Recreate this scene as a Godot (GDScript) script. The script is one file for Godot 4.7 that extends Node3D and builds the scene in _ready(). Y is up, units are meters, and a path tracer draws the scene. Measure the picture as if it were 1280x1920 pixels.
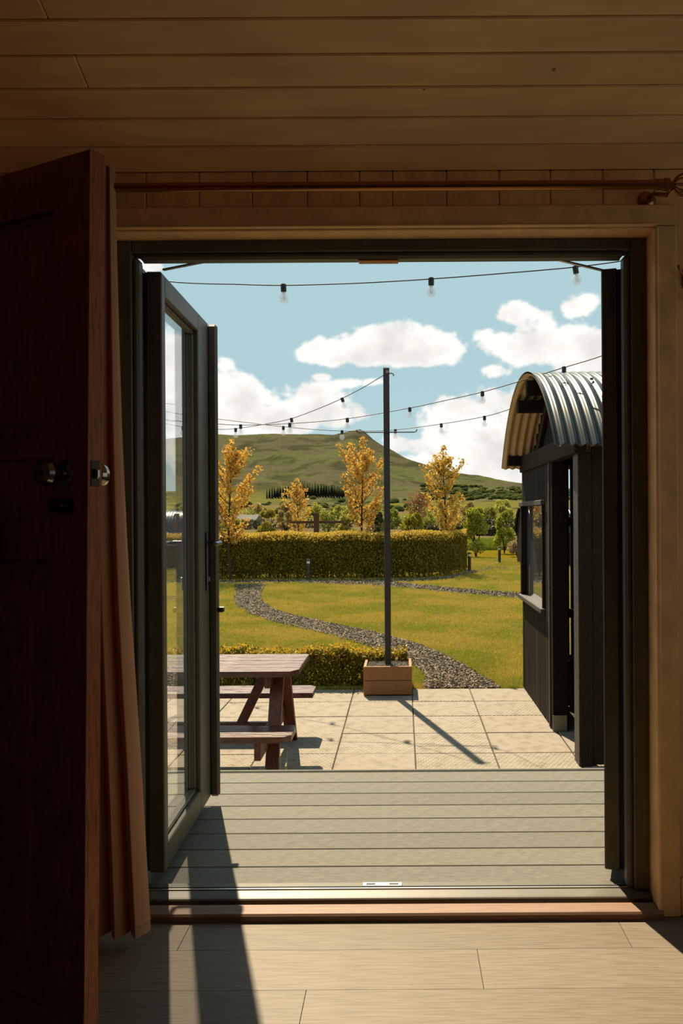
extends Node3D
# A cabin room with open French doors: deck, paved yard, shed, lawn, hedge, trees and a hill outside.
# World: x right, y up, room floor at y = 0, the view goes along -z ("d" = distance along -z).

const FOCAL := 1578.0
const PPX := 755.0
const PPY := 965.0
const ROLL := 0.0061
const EYE := 1.265
const G := -0.585          # level of the yard and the lawn
const SLOPE := 0.38        # of the ceiling

var rng := RandomNumberGenerator.new()
var M := {}
var T := {}
var box_cache := {}
var taken := {}

# ------------------------------------------------------------------ the scene
func _ready() -> void:
	# camera: a level lens, shifted and rolled a little
	var cam := Camera3D.new()
	cam.name = "camera"
	cam.near = 0.05
	cam.far = 6000.0
	cam.projection = Camera3D.PROJECTION_FRUSTUM
	cam.keep_aspect = Camera3D.KEEP_HEIGHT
	cam.size = 0.05 * 1920.0 / FOCAL
	cam.frustum_offset = Vector2((640.0 - PPX) / FOCAL, (PPY - 960.0) / FOCAL) * 0.05
	cam.position = Vector3(0, EYE, 0)
	cam.rotation = Vector3(0, 0, -ROLL)
	add_child(cam)
	cam.current = true
	# sky and exposure
	var env := Environment.new()
	env.background_mode = Environment.BG_SKY
	env.sky = make_sky()
	env.sky_rotation = Vector3(0, PI, 0)      # the seam of the panorama lies behind
	env.background_energy_multiplier = 1.0
	env.tonemap_mode = Environment.TONE_MAPPER_LINEAR
	env.tonemap_exposure = 1.05
	env.sdfgi_enabled = true
	env.ssao_enabled = true
	env.ssil_enabled = true
	var we := WorldEnvironment.new()
	we.name = "sky"
	we.environment = env
	add_child(we)
	# sun: ahead and a little to the left, 52 degrees high
	var sun := DirectionalLight3D.new()
	sun.name = "sun"
	sun.light_color = Color(1.0, 0.93, 0.80)
	sun.light_energy = 3.3
	sun.light_angular_distance = 0.55
	sun.shadow_enabled = true
	add_child(sun)
	sun.look_at_from_position(Vector3.ZERO, Vector3(0.170, -0.784, 0.597), Vector3.UP)
	make_materials()
	# structure
	build_room()
	build_door_frame()
	build_deck()
	build_paving()
	build_ground()
	# things, from large to small
	build_french_door(true)
	build_french_door(false)
	build_wooden_door()
	build_shed()
	build_hedges()
	build_trees()
	build_far()
	build_table()
	build_planter()
	build_curtain()
	build_festoon()
	build_bollards()
	build_small()

# ------------------------------------------------------------------ helpers
func at(px: float, py: float, d: float) -> Vector3:
	var dx := px - PPX
	var dy := py - PPY
	var ix := dx * cos(ROLL) - dy * sin(ROLL)
	var iy := dx * sin(ROLL) + dy * cos(ROLL)
	return Vector3(ix / FOCAL * d, EYE - iy / FOCAL * d, -d)

func V(x: float, y: float, d: float) -> Vector3:
	return Vector3(x, y, -d)

func numbered(called: String) -> String:
	if not taken.has(called):
		taken[called] = 0
		return called
	taken[called] += 1
	return "%s_%03d" % [called, taken[called]]

func tag(o: Node, label: String, category: String, group := "", kind := "") -> Node:
	o.set_meta("label", label)
	o.set_meta("category", category)
	if group != "":
		o.set_meta("group", group)
	if kind != "":
		o.set_meta("kind", kind)
	return o

func thing(called: String, label: String, category: String, where := Vector3.ZERO, group := "", kind := "") -> Node3D:
	var o := Node3D.new()
	o.name = numbered(called)
	o.position = where
	add_child(o)
	tag(o, label, category, group, kind)
	return o

func world_of(o: Node) -> Transform3D:
	var t := Transform3D()
	while o is Node3D and o != self:
		t = (o as Node3D).transform * t
		o = o.get_parent()
	return t

# a mesh given in world axes becomes a part of parent
func part(called: String, mesh: Mesh, m: Material, parent: Node, xf := Transform3D()) -> MeshInstance3D:
	var o := MeshInstance3D.new()
	o.name = called
	o.mesh = mesh
	o.material_override = m
	parent.add_child(o, true)
	o.transform = world_of(parent).affine_inverse() * xf
	return o

# a mesh given in the parent's own axes
func lpart(called: String, mesh: Mesh, m: Material, parent: Node, xf := Transform3D()) -> MeshInstance3D:
	var o := MeshInstance3D.new()
	o.name = called
	o.mesh = mesh
	o.material_override = m
	parent.add_child(o, true)
	o.transform = xf
	return o

func st_new() -> SurfaceTool:
	var st := SurfaceTool.new()
	st.begin(Mesh.PRIMITIVE_TRIANGLES)
	return st

func tri(st: SurfaceTool, a: Vector3, b: Vector3, c: Vector3, out: Vector3) -> void:
	var n := (b - a).cross(c - a)
	if n.dot(out) > 0.0:
		var k := b
		b = c
		c = k
	else:
		n = -n
	n = n.normalized()
	st.set_normal(n)
	st.add_vertex(a)
	st.set_normal(n)
	st.add_vertex(b)
	st.set_normal(n)
	st.add_vertex(c)

func quad(st: SurfaceTool, a: Vector3, b: Vector3, c: Vector3, d: Vector3, out: Vector3) -> void:
	tri(st, a, b, c, out)
	tri(st, a, c, d, out)

# a box with chamfered edges
func cbox(st: SurfaceTool, xf: Transform3D, size: Vector3, bevel := 0.003) -> void:
	var h := size / 2.0
	var b := minf(bevel, minf(h.x, minf(h.y, h.z)) * 0.8)
	var f := func(s: Vector3, axis: int) -> Vector3:
		var p := Vector3(s.x * (h.x - b), s.y * (h.y - b), s.z * (h.z - b))
		p[axis] = s[axis] * h[axis]
		return xf * p
	for axis in 3:
		var u := (axis + 1) % 3
		var w := (axis + 2) % 3
		for sg in [-1.0, 1.0]:
			var c := []
			for k in [[-1.0, -1.0], [1.0, -1.0], [1.0, 1.0], [-1.0, 1.0]]:
				var s := Vector3.ZERO
				s[axis] = sg
				s[u] = k[0]
				s[w] = k[1]
				c.append(f.call(s, axis))
			var out := Vector3.ZERO
			out[axis] = sg
			quad(st, c[0], c[1], c[2], c[3], xf.basis * out)
	for axis in 3:      # edges that run along this axis
		var u := (axis + 1) % 3
		var w := (axis + 2) % 3
		for su in [-1.0, 1.0]:
			for sw in [-1.0, 1.0]:
				var s0 := Vector3.ZERO
				s0[u] = su
				s0[w] = sw
				s0[axis] = -1.0
				var s1 := s0
				s1[axis] = 1.0
				var out := s0
				out[axis] = 0.0
				quad(st, f.call(s0, u), f.call(s1, u), f.call(s1, w), f.call(s0, w), xf.basis * out)
	for sx in [-1.0, 1.0]:
		for sy in [-1.0, 1.0]:
			for sz in [-1.0, 1.0]:
				var s := Vector3(sx, sy, sz)
				tri(st, f.call(s, 0), f.call(s, 1), f.call(s, 2), xf.basis * s)

func box_mesh(size: Vector3, bevel := 0.003) -> Mesh:
	var key := "%.4f %.4f %.4f %.4f" % [size.x, size.y, size.z, bevel]
	if not box_cache.has(key):
		var st := st_new()
		cbox(st, Transform3D(), size, bevel)
		box_cache[key] = st.commit()
	return box_cache[key]

# box between two corners, in world axes: x0..x1, y0..y1, distances d0..d1
func wbox(called: String, x0: float, x1: float, y0: float, y1: float, d0: float, d1: float, m: Material, parent: Node, bevel := 0.003) -> MeshInstance3D:
	var size := Vector3(absf(x1 - x0), absf(y1 - y0), absf(d1 - d0))
	return part(called, box_mesh(size, bevel), m, parent, Transform3D(Basis(), Vector3((x0 + x1) / 2, (y0 + y1) / 2, -(d0 + d1) / 2)))

# beam between two points: width w (sideways), height h
func beam_xf(a: Vector3, b: Vector3, up := Vector3.UP) -> Transform3D:
	var z := (b - a).normalized()
	var x := up.cross(z).normalized()
	if x.length() < 0.5:
		x = Vector3.RIGHT
	var y := z.cross(x)
	return Transform3D(Basis(x, y, z), (a + b) / 2)

func beam(called: String, a: Vector3, b: Vector3, w: float, h: float, m: Material, parent: Node, bevel := 0.004, up := Vector3.UP) -> MeshInstance3D:
	return part(called, box_mesh(Vector3(w, h, a.distance_to(b)), bevel), m, parent, beam_xf(a, b, up))

func tube(st: SurfaceTool, pts: Array, radii: Array, sides := 6, cap := true) -> void:
	var rings := []
	var norms := []
	var ref := Vector3(0.31, 0.17, 0.93)
	for i in pts.size():
		var t: Vector3 = (pts[mini(i + 1, pts.size() - 1)] - pts[maxi(i - 1, 0)]).normalized()
		var u := ref.cross(t).normalized()
		if u.length() < 0.5:
			u = Vector3.UP.cross(t).normalized()
		var w := t.cross(u)
		var ring := []
		var nr := []
		for k in sides:
			var a := TAU * k / sides
			var n := u * cos(a) + w * sin(a)
			ring.append(pts[i] + n * radii[i])
			nr.append(n)
		rings.append(ring)
		norms.append(nr)
	for i in pts.size() - 1:
		for k in sides:
			var l := (k + 1) % sides
			for e in [[i, k], [i + 1, l], [i, l], [i, k], [i + 1, k], [i + 1, l]]:
				st.set_normal(norms[e[0]][e[1]])
				st.add_vertex(rings[e[0]][e[1]])
	if cap:
		for e in [0, pts.size() - 1]:
			var out: Vector3 = (pts[0] - pts[1]) if e == 0 else (pts[e] - pts[e - 1])
			for k in range(1, sides - 1):
				tri(st, rings[e][0], rings[e][k], rings[e][k + 1], out)

func tube_mesh(pts: Array, radii: Array, sides := 8) -> Mesh:
	var st := st_new()
	tube(st, pts, radii, sides)
	return st.commit()

# a lathed profile of [radius, height] about the y axis of xf
func lathe(st: SurfaceTool, prof: Array, xf := Transform3D(), segs := 16) -> void:
	for i in prof.size() - 1:
		var r0: float = prof[i][0]
		var y0: float = prof[i][1]
		var r1: float = prof[i + 1][0]
		var y1: float = prof[i + 1][1]
		var sl := Vector2(y1 - y0, r0 - r1).normalized()
		for k in segs:
			var a := TAU * k / segs
			var b := TAU * (k + 1) / segs
			var pa := Vector3(cos(a), 0, sin(a))
			var pb := Vector3(cos(b), 0, sin(b))
			var na := xf.basis * (pa * sl.x + Vector3.UP * sl.y)
			var nb := xf.basis * (pb * sl.x + Vector3.UP * sl.y)
			var q := [[pa * r0 + Vector3.UP * y0, na], [pb * r0 + Vector3.UP * y0, nb], [pb * r1 + Vector3.UP * y1, nb], [pa * r1 + Vector3.UP * y1, na]]
			for e in [0, 1, 2, 0, 2, 3]:
				st.set_normal(q[e][1])
				st.add_vertex(xf * q[e][0])

func lathe_mesh(prof: Array, segs := 16, xf := Transform3D()) -> Mesh:
	var st := st_new()
	lathe(st, prof, xf, segs)
	return st.commit()

# an outline in the (u, v) plane pushed out by +-t/2 along the third axis of xf
func slab_mesh(outline: PackedVector2Array, t: float, xf := Transform3D()) -> Mesh:
	var st := st_new()
	var idx := Geometry2D.triangulate_polygon(outline)
	for s in [-0.5, 0.5]:
		for i in range(0, idx.size(), 3):
			var p := []
			for k in 3:
				var q := outline[idx[i + k]]
				p.append(xf * Vector3(q.x, q.y, s * t))
			tri(st, p[0], p[1], p[2], xf.basis * Vector3(0, 0, s))
	var mid := Vector2.ZERO
	for q in outline:
		mid += q / outline.size()
	for i in outline.size():
		var a := outline[i]
		var b := outline[(i + 1) % outline.size()]
		var e := (b - a)
		var n := Vector2(e.y, -e.x)
		if n.dot((a + b) / 2 - mid) < 0:
			n = -n
		quad(st, xf * Vector3(a.x, a.y, -t / 2), xf * Vector3(b.x, b.y, -t / 2), xf * Vector3(b.x, b.y, t / 2), xf * Vector3(a.x, a.y, t / 2), xf.basis * Vector3(n.x, n.y, 0))
	return st.commit()

func grid_mesh(nu: int, nv: int, f: Callable, colour = null) -> Mesh:
	var st := st_new()
	st.set_smooth_group(0)
	for j in nv + 1:
		for i in nu + 1:
			var u := float(i) / nu
			var v := float(j) / nv
			if colour != null:
				st.set_color(colour.call(u, v))
			st.add_vertex(f.call(u, v))
	for j in nv:
		for i in nu:
			var a := j * (nu + 1) + i
			for k in [a, a + 1, a + nu + 2, a, a + nu + 2, a + nu + 1]:
				st.add_index(k)
	st.generate_normals()
	return st.commit()

func scatter(called: String, mesh: Mesh, m: Material, spots: Array, tints: Array, parent: Node) -> MultiMeshInstance3D:
	var mm := MultiMesh.new()
	mm.transform_format = MultiMesh.TRANSFORM_3D
	mm.use_colors = true
	mm.mesh = mesh
	mm.instance_count = spots.size()
	var inv := world_of(parent).affine_inverse()
	for i in spots.size():
		mm.set_instance_transform(i, inv * (spots[i] as Transform3D))
		mm.set_instance_color(i, tints[i])
	var o := MultiMeshInstance3D.new()
	o.name = called
	o.multimesh = mm
	o.material_override = m
	parent.add_child(o, true)
	o.set_meta("kind", "stuff")
	return o

func turned(size: float) -> Basis:
	var b := Basis.from_euler(Vector3(rng.randf() * TAU, rng.randf() * TAU, rng.randf() * TAU))
	return b.scaled(Vector3.ONE * size)

func lin(r: int, g: int, b: int) -> Color:
	return Color(r / 255.0, g / 255.0, b / 255.0).srgb_to_linear()

func rgb(r: int, g: int, b: int) -> Color:
	return Color(r / 255.0, g / 255.0, b / 255.0)

# ------------------------------------------------------------------ materials
func noise_tex(key: String, sd: int, freq: float, octaves: int, stops: Array, kind := FastNoiseLite.TYPE_SIMPLEX_SMOOTH, size := 512) -> Texture2D:
	var n := FastNoiseLite.new()
	n.seed = sd
	n.noise_type = kind
	n.frequency = freq
	n.fractal_octaves = octaves
	n.fractal_gain = 0.55
	var t := NoiseTexture2D.new()
	t.width = size
	t.height = size
	t.seamless = true
	t.noise = n
	var g := Gradient.new()
	var off := PackedFloat32Array()
	var col := PackedColorArray()
	for s in stops:
		off.append(s[0])
		col.append(s[1] if s[1] is Color else Color(s[1], s[1], s[1]))
	g.offsets = off
	g.colors = col
	t.color_ramp = g
	T[key] = t
	return t

func mat(key: String, c: Color, rough := 0.7, o := {}) -> StandardMaterial3D:
	var m := StandardMaterial3D.new()
	m.resource_name = key
	m.albedo_color = c
	m.roughness = rough
	m.metallic = o.get("metal", 0.0)
	m.metallic_specular = o.get("spec", 0.5)
	if o.has("tex"):
		m.albedo_texture = T[o.tex]
	if o.has("rough_tex"):
		m.roughness_texture = T[o.rough_tex]
	if o.has("bump"):
		m.heightmap_enabled = true
		m.heightmap_texture = T[o.bump]
		m.heightmap_scale = o.get("relief", 0.1)
	if o.has("tex") or o.has("bump"):
		m.uv1_triplanar = true
		m.uv1_world_triplanar = o.get("world", false)
		m.uv1_scale = o.get("scale", Vector3.ONE)
	if o.has("back"):
		m.backlight_enabled = true
		m.backlight = o.back
		m.cull_mode = BaseMaterial3D.CULL_DISABLED
	if o.get("vertex", false):
		m.vertex_color_use_as_albedo = true
	if o.has("coat"):
		m.clearcoat_enabled = true
		m.clearcoat = o.coat
		m.clearcoat_roughness = o.get("coat_rough", 0.2)
	if o.has("alpha"):
		m.transparency = BaseMaterial3D.TRANSPARENCY_ALPHA
		m.albedo_color.a = o.alpha
	if o.has("rim"):
		m.rim_enabled = true
		m.rim = o.rim
		m.rim_tint = 0.8
	M[key] = m
	return m

func dots_tex(key: String, n: int, per: int) -> void:
	# raised pimples of a cast concrete slab
	var im := Image.create(n, n, false, Image.FORMAT_L8)
	var c := n / float(per)
	for y in n:
		for x in n:
			var row := int(y / c)
			var fx := fmod(x + (c / 2 if row % 2 else 0.0), c) / c - 0.5
			var fy := fmod(y, c) / c - 0.5
			var r := sqrt(fx * fx + fy * fy)
			var h := clampf((0.36 - r) / 0.12, 0.0, 1.0)
			im.set_pixel(x, y, Color(h, h, h))
	T[key] = ImageTexture.create_from_image(im)

func make_materials() -> void:
	noise_tex("soft", 3, 0.012, 4, [[0.0, 0.82], [1.0, 1.0]])
	noise_tex("grain", 5, 0.03, 5, [[0.0, 0.55], [0.45, 0.85], [1.0, 1.0]])
	noise_tex("oak", 8, 0.022, 5, [[0.0, Color(0.78, 0.74, 0.69)], [0.4, Color(0.9, 0.88, 0.85)], [0.65, Color(0.96, 0.95, 0.93)], [1.0, 1.0]])
	noise_tex("stain", 11, 0.01, 5, [[0.0, Color(0.78, 0.75, 0.7)], [0.4, Color(0.93, 0.92, 0.9)], [1.0, 1.0]])
	noise_tex("worn", 14, 0.02, 5, [[0.0, Color(0.5, 0.45, 0.4)], [0.5, Color(0.8, 0.75, 0.7)], [0.7, Color(1.0, 1.0, 1.0)], [1.0, 1.0]])
	noise_tex("height", 17, 0.05, 4, [[0.0, 0.0], [1.0, 1.0]])
	noise_tex("turf", 21, 0.03, 5, [[0.0, Color(0.55, 0.5, 0.3)], [0.35, Color(0.8, 0.8, 0.6)], [0.6, Color(0.95, 0.9, 0.75)], [1.0, Color(1.0, 1.0, 1.0)]])
	noise_tex("knit", 23, 0.2, 2, [[0.0, 0.78], [1.0, 1.0]])
	noise_tex("gloss", 29, 0.016, 4, [[0.0, 0.42], [0.45, 0.5], [0.62, 1.0], [1.0, 1.0]])
	dots_tex("pimples", 512, 20)
	# room
	mat("cream", rgb(246, 190, 120), 0.55, {"tex": "soft", "scale": Vector3(0.3, 2.0, 2.0), "world": true})
	mat("cream_upright", rgb(246, 190, 120), 0.55, {"tex": "soft", "scale": Vector3(2.0, 0.3, 2.0), "world": true})
	mat("panelling", rgb(150, 112, 74), 0.7, {"tex": "grain", "scale": Vector3(6.0, 0.6, 6.0), "world": true})
	mat("plaster", rgb(250, 222, 176), 0.7)
	mat("trim", rgb(246, 192, 124), 0.45, {"tex": "soft", "scale": Vector3(1.0, 1.0, 1.0), "world": true})
	mat("knot", rgb(150, 112, 72), 0.6)
	for k in 4:
		var c: Color = [rgb(118, 106, 90), rgb(122, 110, 93), rgb(115, 103, 87), rgb(120, 107, 89)][k]
		mat("floor%d" % k, c, 0.5, {"tex": "oak", "scale": Vector3(0.5, 9.0, 9.0), "world": true, "bump": "grain", "relief": 0.012, "spec": 0.35})
	mat("subfloor", rgb(60, 45, 32), 0.9)
	mat("strip", rgb(128, 92, 64), 0.6, {"tex": "oak", "scale": Vector3(0.5, 6.0, 6.0), "world": true})
	mat("frame", rgb(88, 80, 58), 0.5, {"tex": "soft", "scale": Vector3(1.5, 1.5, 1.5)})
	mat("gasket", rgb(24, 22, 20), 0.7)
	mat("steel", rgb(205, 203, 196), 0.32, {"metal": 1.0})
	mat("steel_dull", rgb(132, 124, 108), 0.6, {"metal": 0.4})
	mat("black_metal", rgb(22, 21, 20), 0.28, {"spec": 0.6})
	mat("glass", Color(1, 1, 1), 0.0, {"alpha": 0.04})
	mat("bronze", rgb(150, 104, 60), 0.27, {"metal": 0.92})
	mat("dark_bronze", rgb(58, 46, 32), 0.4, {"metal": 0.7})
	mat("chrome", rgb(150, 140, 128), 0.16, {"metal": 1.0})
	mat("mahogany", rgb(180, 98, 44), 0.55, {"tex": "grain", "scale": Vector3(8.0, 0.6, 8.0)})
	mat("curtain", rgb(200, 148, 106), 0.9, {"tex": "knit", "scale": Vector3(6.0, 6.0, 6.0), "rim": 0.5})
	mat("linen", rgb(176, 150, 116), 0.9, {"tex": "knit", "scale": Vector3(6.0, 6.0, 6.0)})
	# yard
	for k in 3:
		var c: Color = [rgb(110, 107, 96), rgb(107, 104, 93), rgb(113, 110, 98)][k]
		mat("deck%d" % k, c, 0.75, {"tex": "soft", "scale": Vector3(2.6, 9.0, 9.0), "world": true, "bump": "grain", "relief": 0.01, "spec": 0.3})
	mat("deck_under", rgb(40, 38, 32), 0.9)
	for k in 4:
		var c: Color = [rgb(139, 128, 112), rgb(136, 124, 109), rgb(142, 131, 116), rgb(134, 123, 108)][k]
		mat("slab%d" % k, c, 0.85, {"tex": "stain", "scale": Vector3(1.3, 1.3, 1.3), "world": true, "bump": "pimples" if k % 2 == 0 else "height", "relief": 0.5 if k % 2 == 0 else 0.15})
	mat("joint", rgb(70, 50, 28), 0.95, {"tex": "turf", "scale": Vector3(2, 2, 2), "world": true})
	mat("lawn", rgb(116, 104, 34), 0.95, {"spec": 0.0, "tex": "turf", "scale": Vector3(0.45, 0.45, 0.45), "world": true, "bump": "height", "relief": 4.0})
	mat("blade", Color.WHITE, 0.7, {"vertex": true, "back": Color(0.7, 0.7, 0.7)})
	mat("leaf", Color.WHITE, 0.55, {"vertex": true, "back": Color(0.9, 0.9, 0.9)})
	mat("stone", Color.WHITE, 0.95, {"spec": 0.1, "vertex": true})
	mat("gravel_bed", rgb(62, 50, 38), 0.95, {"tex": "worn", "scale": Vector3(3, 3, 3), "world": true})
	mat("bark", rgb(74, 54, 36), 0.9, {"tex": "grain", "scale": Vector3(6, 1, 6)})
	mat("twig", rgb(58, 42, 26), 0.9)
	mat("planter", rgb(156, 106, 58), 0.7, {"tex": "oak", "scale": Vector3(0.8, 7.0, 0.8), "world": true})
	mat("post", rgb(44, 34, 25), 0.6)
	mat("table", rgb(82, 37, 14), 0.62, {"rough_tex": "gloss", "tex": "worn", "scale": Vector3(0.5, 5.0, 5.0), "world": true, "bump": "grain", "relief": 0.08, "spec": 0.6})
	mat("table_leg", rgb(100, 46, 18), 0.5, {"tex": "worn", "scale": Vector3(4.0, 1.0, 4.0), "world": true})
	for k in 3:
		var c: Color = [rgb(38, 28, 17), rgb(48, 36, 22), rgb(32, 24, 14)][k]
		mat("tarred%d" % k, c, 0.75, {"spec": 0.2, "tex": "grain", "scale": Vector3(7.0, 0.5, 7.0), "world": true, "bump": "grain", "relief": 0.15})
	mat("tarred_trim", rgb(62, 54, 43), 0.6, {"tex": "worn", "scale": Vector3(5.0, 2.0, 2.0), "world": true})
	mat("galvanised", rgb(56, 62, 60), 0.3, {"metal": 1.0, "tex": "soft", "scale": Vector3(1, 1, 1), "world": true})
	mat("lit_underside", rgb(196, 160, 108), 0.7, {"tex": "soft", "scale": Vector3(2, 2, 2), "world": true})  # pale tan holds the light glowing on the underside of the tin
	mat("cable", rgb(18, 18, 18), 0.5)
	mat("bulb", Color(1, 1, 1), 0.0, {"alpha": 0.24})
	mat("filament", rgb(196, 180, 150), 0.3, {"metal": 0.6})
	mat("terrain", Color.WHITE, 1.0, {"spec": 0.0, "vertex": true, "tex": "stain", "scale": Vector3(0.02, 0.02, 0.02), "world": true})
	mat("hedge_leaf", Color.WHITE, 0.7, {"spec": 0.25, "vertex": true, "back": Color(0.65, 0.65, 0.65)})
	mat("far_leaf", Color.WHITE, 1.0, {"spec": 0.0, "vertex": true, "back": Color(0.4, 0.4, 0.4)})
	mat("far_wood", rgb(38, 46, 30), 1.0, {"spec": 0.0, "tex": "worn", "scale": Vector3(0.4, 0.4, 0.4)})
	mat("barn_wall", rgb(92, 84, 70), 0.9)
	mat("barn_roof", rgb(112, 110, 102), 1.0, {"spec": 0.0})
	mat("milk", rgb(210, 205, 190), 0.4)
	mat("weed", rgb(136, 126, 40), 0.6, {"back": Color(0.8, 0.8, 0.4)})
	mat("outer_wall", rgb(70, 66, 56), 0.8)
	mat("timber", rgb(92, 56, 32), 0.8, {"tex": "grain", "scale": Vector3(5, 0.7, 5), "world": true})

# ------------------------------------------------------------------ sky: clear air and fair-weather cumulus all the way round
func cloud_list() -> Array:
	# [azimuth, elevation, half width, half height] in radians, of the puffs the clouds are heaped from
	var seen := [[735, 638, 75, 34], [640, 664, 80, 30], [700, 655, 95, 36], [805, 662, 75, 30], [765, 650, 80, 40], [590, 668, 40, 16],
		[985, 645, 80, 34], [970, 590, 38, 22], [930, 645, 34, 22], [1005, 618, 40, 26], [1045, 655, 60, 22], [928, 697, 26, 14], [985, 668, 55, 24],
		[1096, 580, 34, 26], [1100, 634, 44, 26], [1120, 660, 50, 24], [1110, 690, 90, 34], [1190, 680, 110, 50],
		[465, 765, 110, 52], [410, 738, 70, 42], [430, 792, 160, 40], [530, 782, 80, 34], [600, 738, 56, 28], [635, 778, 66, 24], [660, 718, 36, 10], [700, 716, 30, 8],
		[900, 795, 90, 52], [935, 840, 120, 64], [850, 858, 100, 40], [970, 880, 110, 60], [890, 905, 110, 40], [1050, 800, 120, 70], [1010, 760, 60, 24],
		[765, 838, 44, 12], [738, 822, 24, 10], [856, 762, 22, 9], [606, 706, 18, 7], [520, 822, 30, 12], [800, 868, 60, 14], [735, 870, 40, 10],
		[286, 498, 20, 12], [325, 655, 60, 40], [330, 725, 80, 46], [300, 790, 120, 40], [250, 690, 90, 46], [180, 760, 120, 60], [420, 680, 20, 14]]
	var list := []
	for s in seen:
		var dx: float = (s[0] - PPX) / FOCAL
		var dy: float = (PPY - s[1]) / FOCAL
		list.append([atan(dx), atan(dy / sqrt(1 + dx * dx)), s[2] / FOCAL, s[3] / FOCAL])
	rng.seed = 77
	for k in 110:      # the same kind of cloud over the rest of the sky
		var az := rng.randf_range(0.42, TAU - 0.5)
		if az > PI:
			az -= TAU
		var el := 0.05 + pow(rng.randf(), 1.5) * 0.9
		var w := rng.randf_range(0.08, 0.2) / cos(el)
		for j in 4:
			list.append([az + rng.randf_range(-1, 1) * w, el + rng.randf_range(-0.15, 0.25) * w, w * rng.randf_range(0.3, 0.7), w * rng.randf_range(0.12, 0.28)])
	return list

func sky_patch(list: Array, az0: float, az1: float, el0: float, el1: float, w: int, h: int) -> Image:
	var heap := PackedFloat32Array()
	heap.resize(w * h)
	for c in list:
		for wrap in [-TAU, 0.0, TAU]:
			var cx: float = (c[0] + wrap - az0) / (az1 - az0) * w
			var cy: float = (el1 - c[1]) / (el1 - el0) * h
			var rx: float = c[2] * 1.38 / (az1 - az0) * w
			var ry: float = c[3] * 1.38 / (el1 - el0) * h
			for y in range(maxi(0, int(cy - ry)), mini(h, int(cy + ry) + 1)):
				var fy := (y + 0.5 - cy) / ry
				if fy > 0.0:
					fy *= 1.25      # flatter below
				for x in range(maxi(0, int(cx - rx)), mini(w, int(cx + rx) + 1)):
					var fx := (x + 0.5 - cx) / rx
					var q := 1.0 - fx * fx - fy * fy
					if q > 0.0:
						var i := y * w + x
						heap[i] = 1.0 - (1.0 - heap[i]) * (1.0 - q * 0.85)
	var big := FastNoiseLite.new()
	big.seed = 41
	big.frequency = 17.0
	big.fractal_octaves = 6
	big.fractal_gain = 0.62
	var shade := FastNoiseLite.new()
	shade.seed = 44
	shade.frequency = 16.0
	shade.fractal_octaves = 4
	var low := Vector3(0.54, 0.71, 0.73)
	var mid := Vector3(0.415, 0.610, 0.655)
	var top := Vector3(0.24, 0.44, 0.56)
	var out := PackedByteArray()
	out.resize(w * h * 3)
	for y in h:
		var el := el1 - (y + 0.5) / h * (el1 - el0)
		var e := maxf(0.0, el)
		var air := low.lerp(mid, smoothstep(0.0, 0.16, e)).lerp(top, smoothstep(0.35, 1.4, e))
		var ce := cos(el)
		for x in w:
			var i := y * w + x
			var c := air
			if heap[i] > 0.02:
				var az := az0 + (x + 0.5) / w * (az1 - az0)
				var dir := Vector3(sin(az) * ce, sin(el) * 1.3, cos(az) * ce)
				var n := big.get_noise_3dv(dir)
				var dens := heap[i] * 1.15 + n * 1.0 - 0.36
				var a := smoothstep(0.0, 0.42, dens)
				if a > 0.0:
					var body := clampf(0.985 + shade.get_noise_3dv(dir + Vector3(0, 0.006, 0)) * 0.26 - smoothstep(0.35, 1.0, dens) * 0.06, 0.7, 1.04)
					c = air.lerp(Vector3(0.98, 0.95, 0.90) * body, a)
			i *= 3
			out[i] = int(clampf(Color(c.x, 0, 0).linear_to_srgb().r, 0, 1) * 255)
			out[i + 1] = int(clampf(Color(c.y, 0, 0).linear_to_srgb().r, 0, 1) * 255)
			out[i + 2] = int(clampf(Color(c.z, 0, 0).linear_to_srgb().r, 0, 1) * 255)
	return Image.create_from_data(w, h, false, Image.FORMAT_RGB8, out)

func make_sky() -> Sky:
	var list := cloud_list()
	var whole := sky_patch(list, -PI, PI, -PI / 2, PI / 2, 1024, 512)
	whole.resize(4096, 2048, Image.INTERPOLATE_CUBIC)
	var step := TAU / 4096
	var c0 := 1664
	var c1 := 2432
	var r0 := 640
	var r1 := 1040
	var near := sky_patch(list, -PI + c0 * step, -PI + c1 * step, PI / 2 - r1 * step, PI / 2 - r0 * step, c1 - c0, r1 - r0)
	whole.blit_rect(near, Rect2i(0, 0, c1 - c0, r1 - r0), Vector2i(c0, r0))
	var m := PanoramaSkyMaterial.new()
	m.panorama = ImageTexture.create_from_image(whole)
	var s := Sky.new()
	s.sky_material = m
	return s

# ------------------------------------------------------------------ the room
func ceiling_y(d: float) -> float:
	return 2.349 + SLOPE * (2.65 - d) if d > 0.6 else 2.349 + SLOPE * (d + 1.45)

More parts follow.
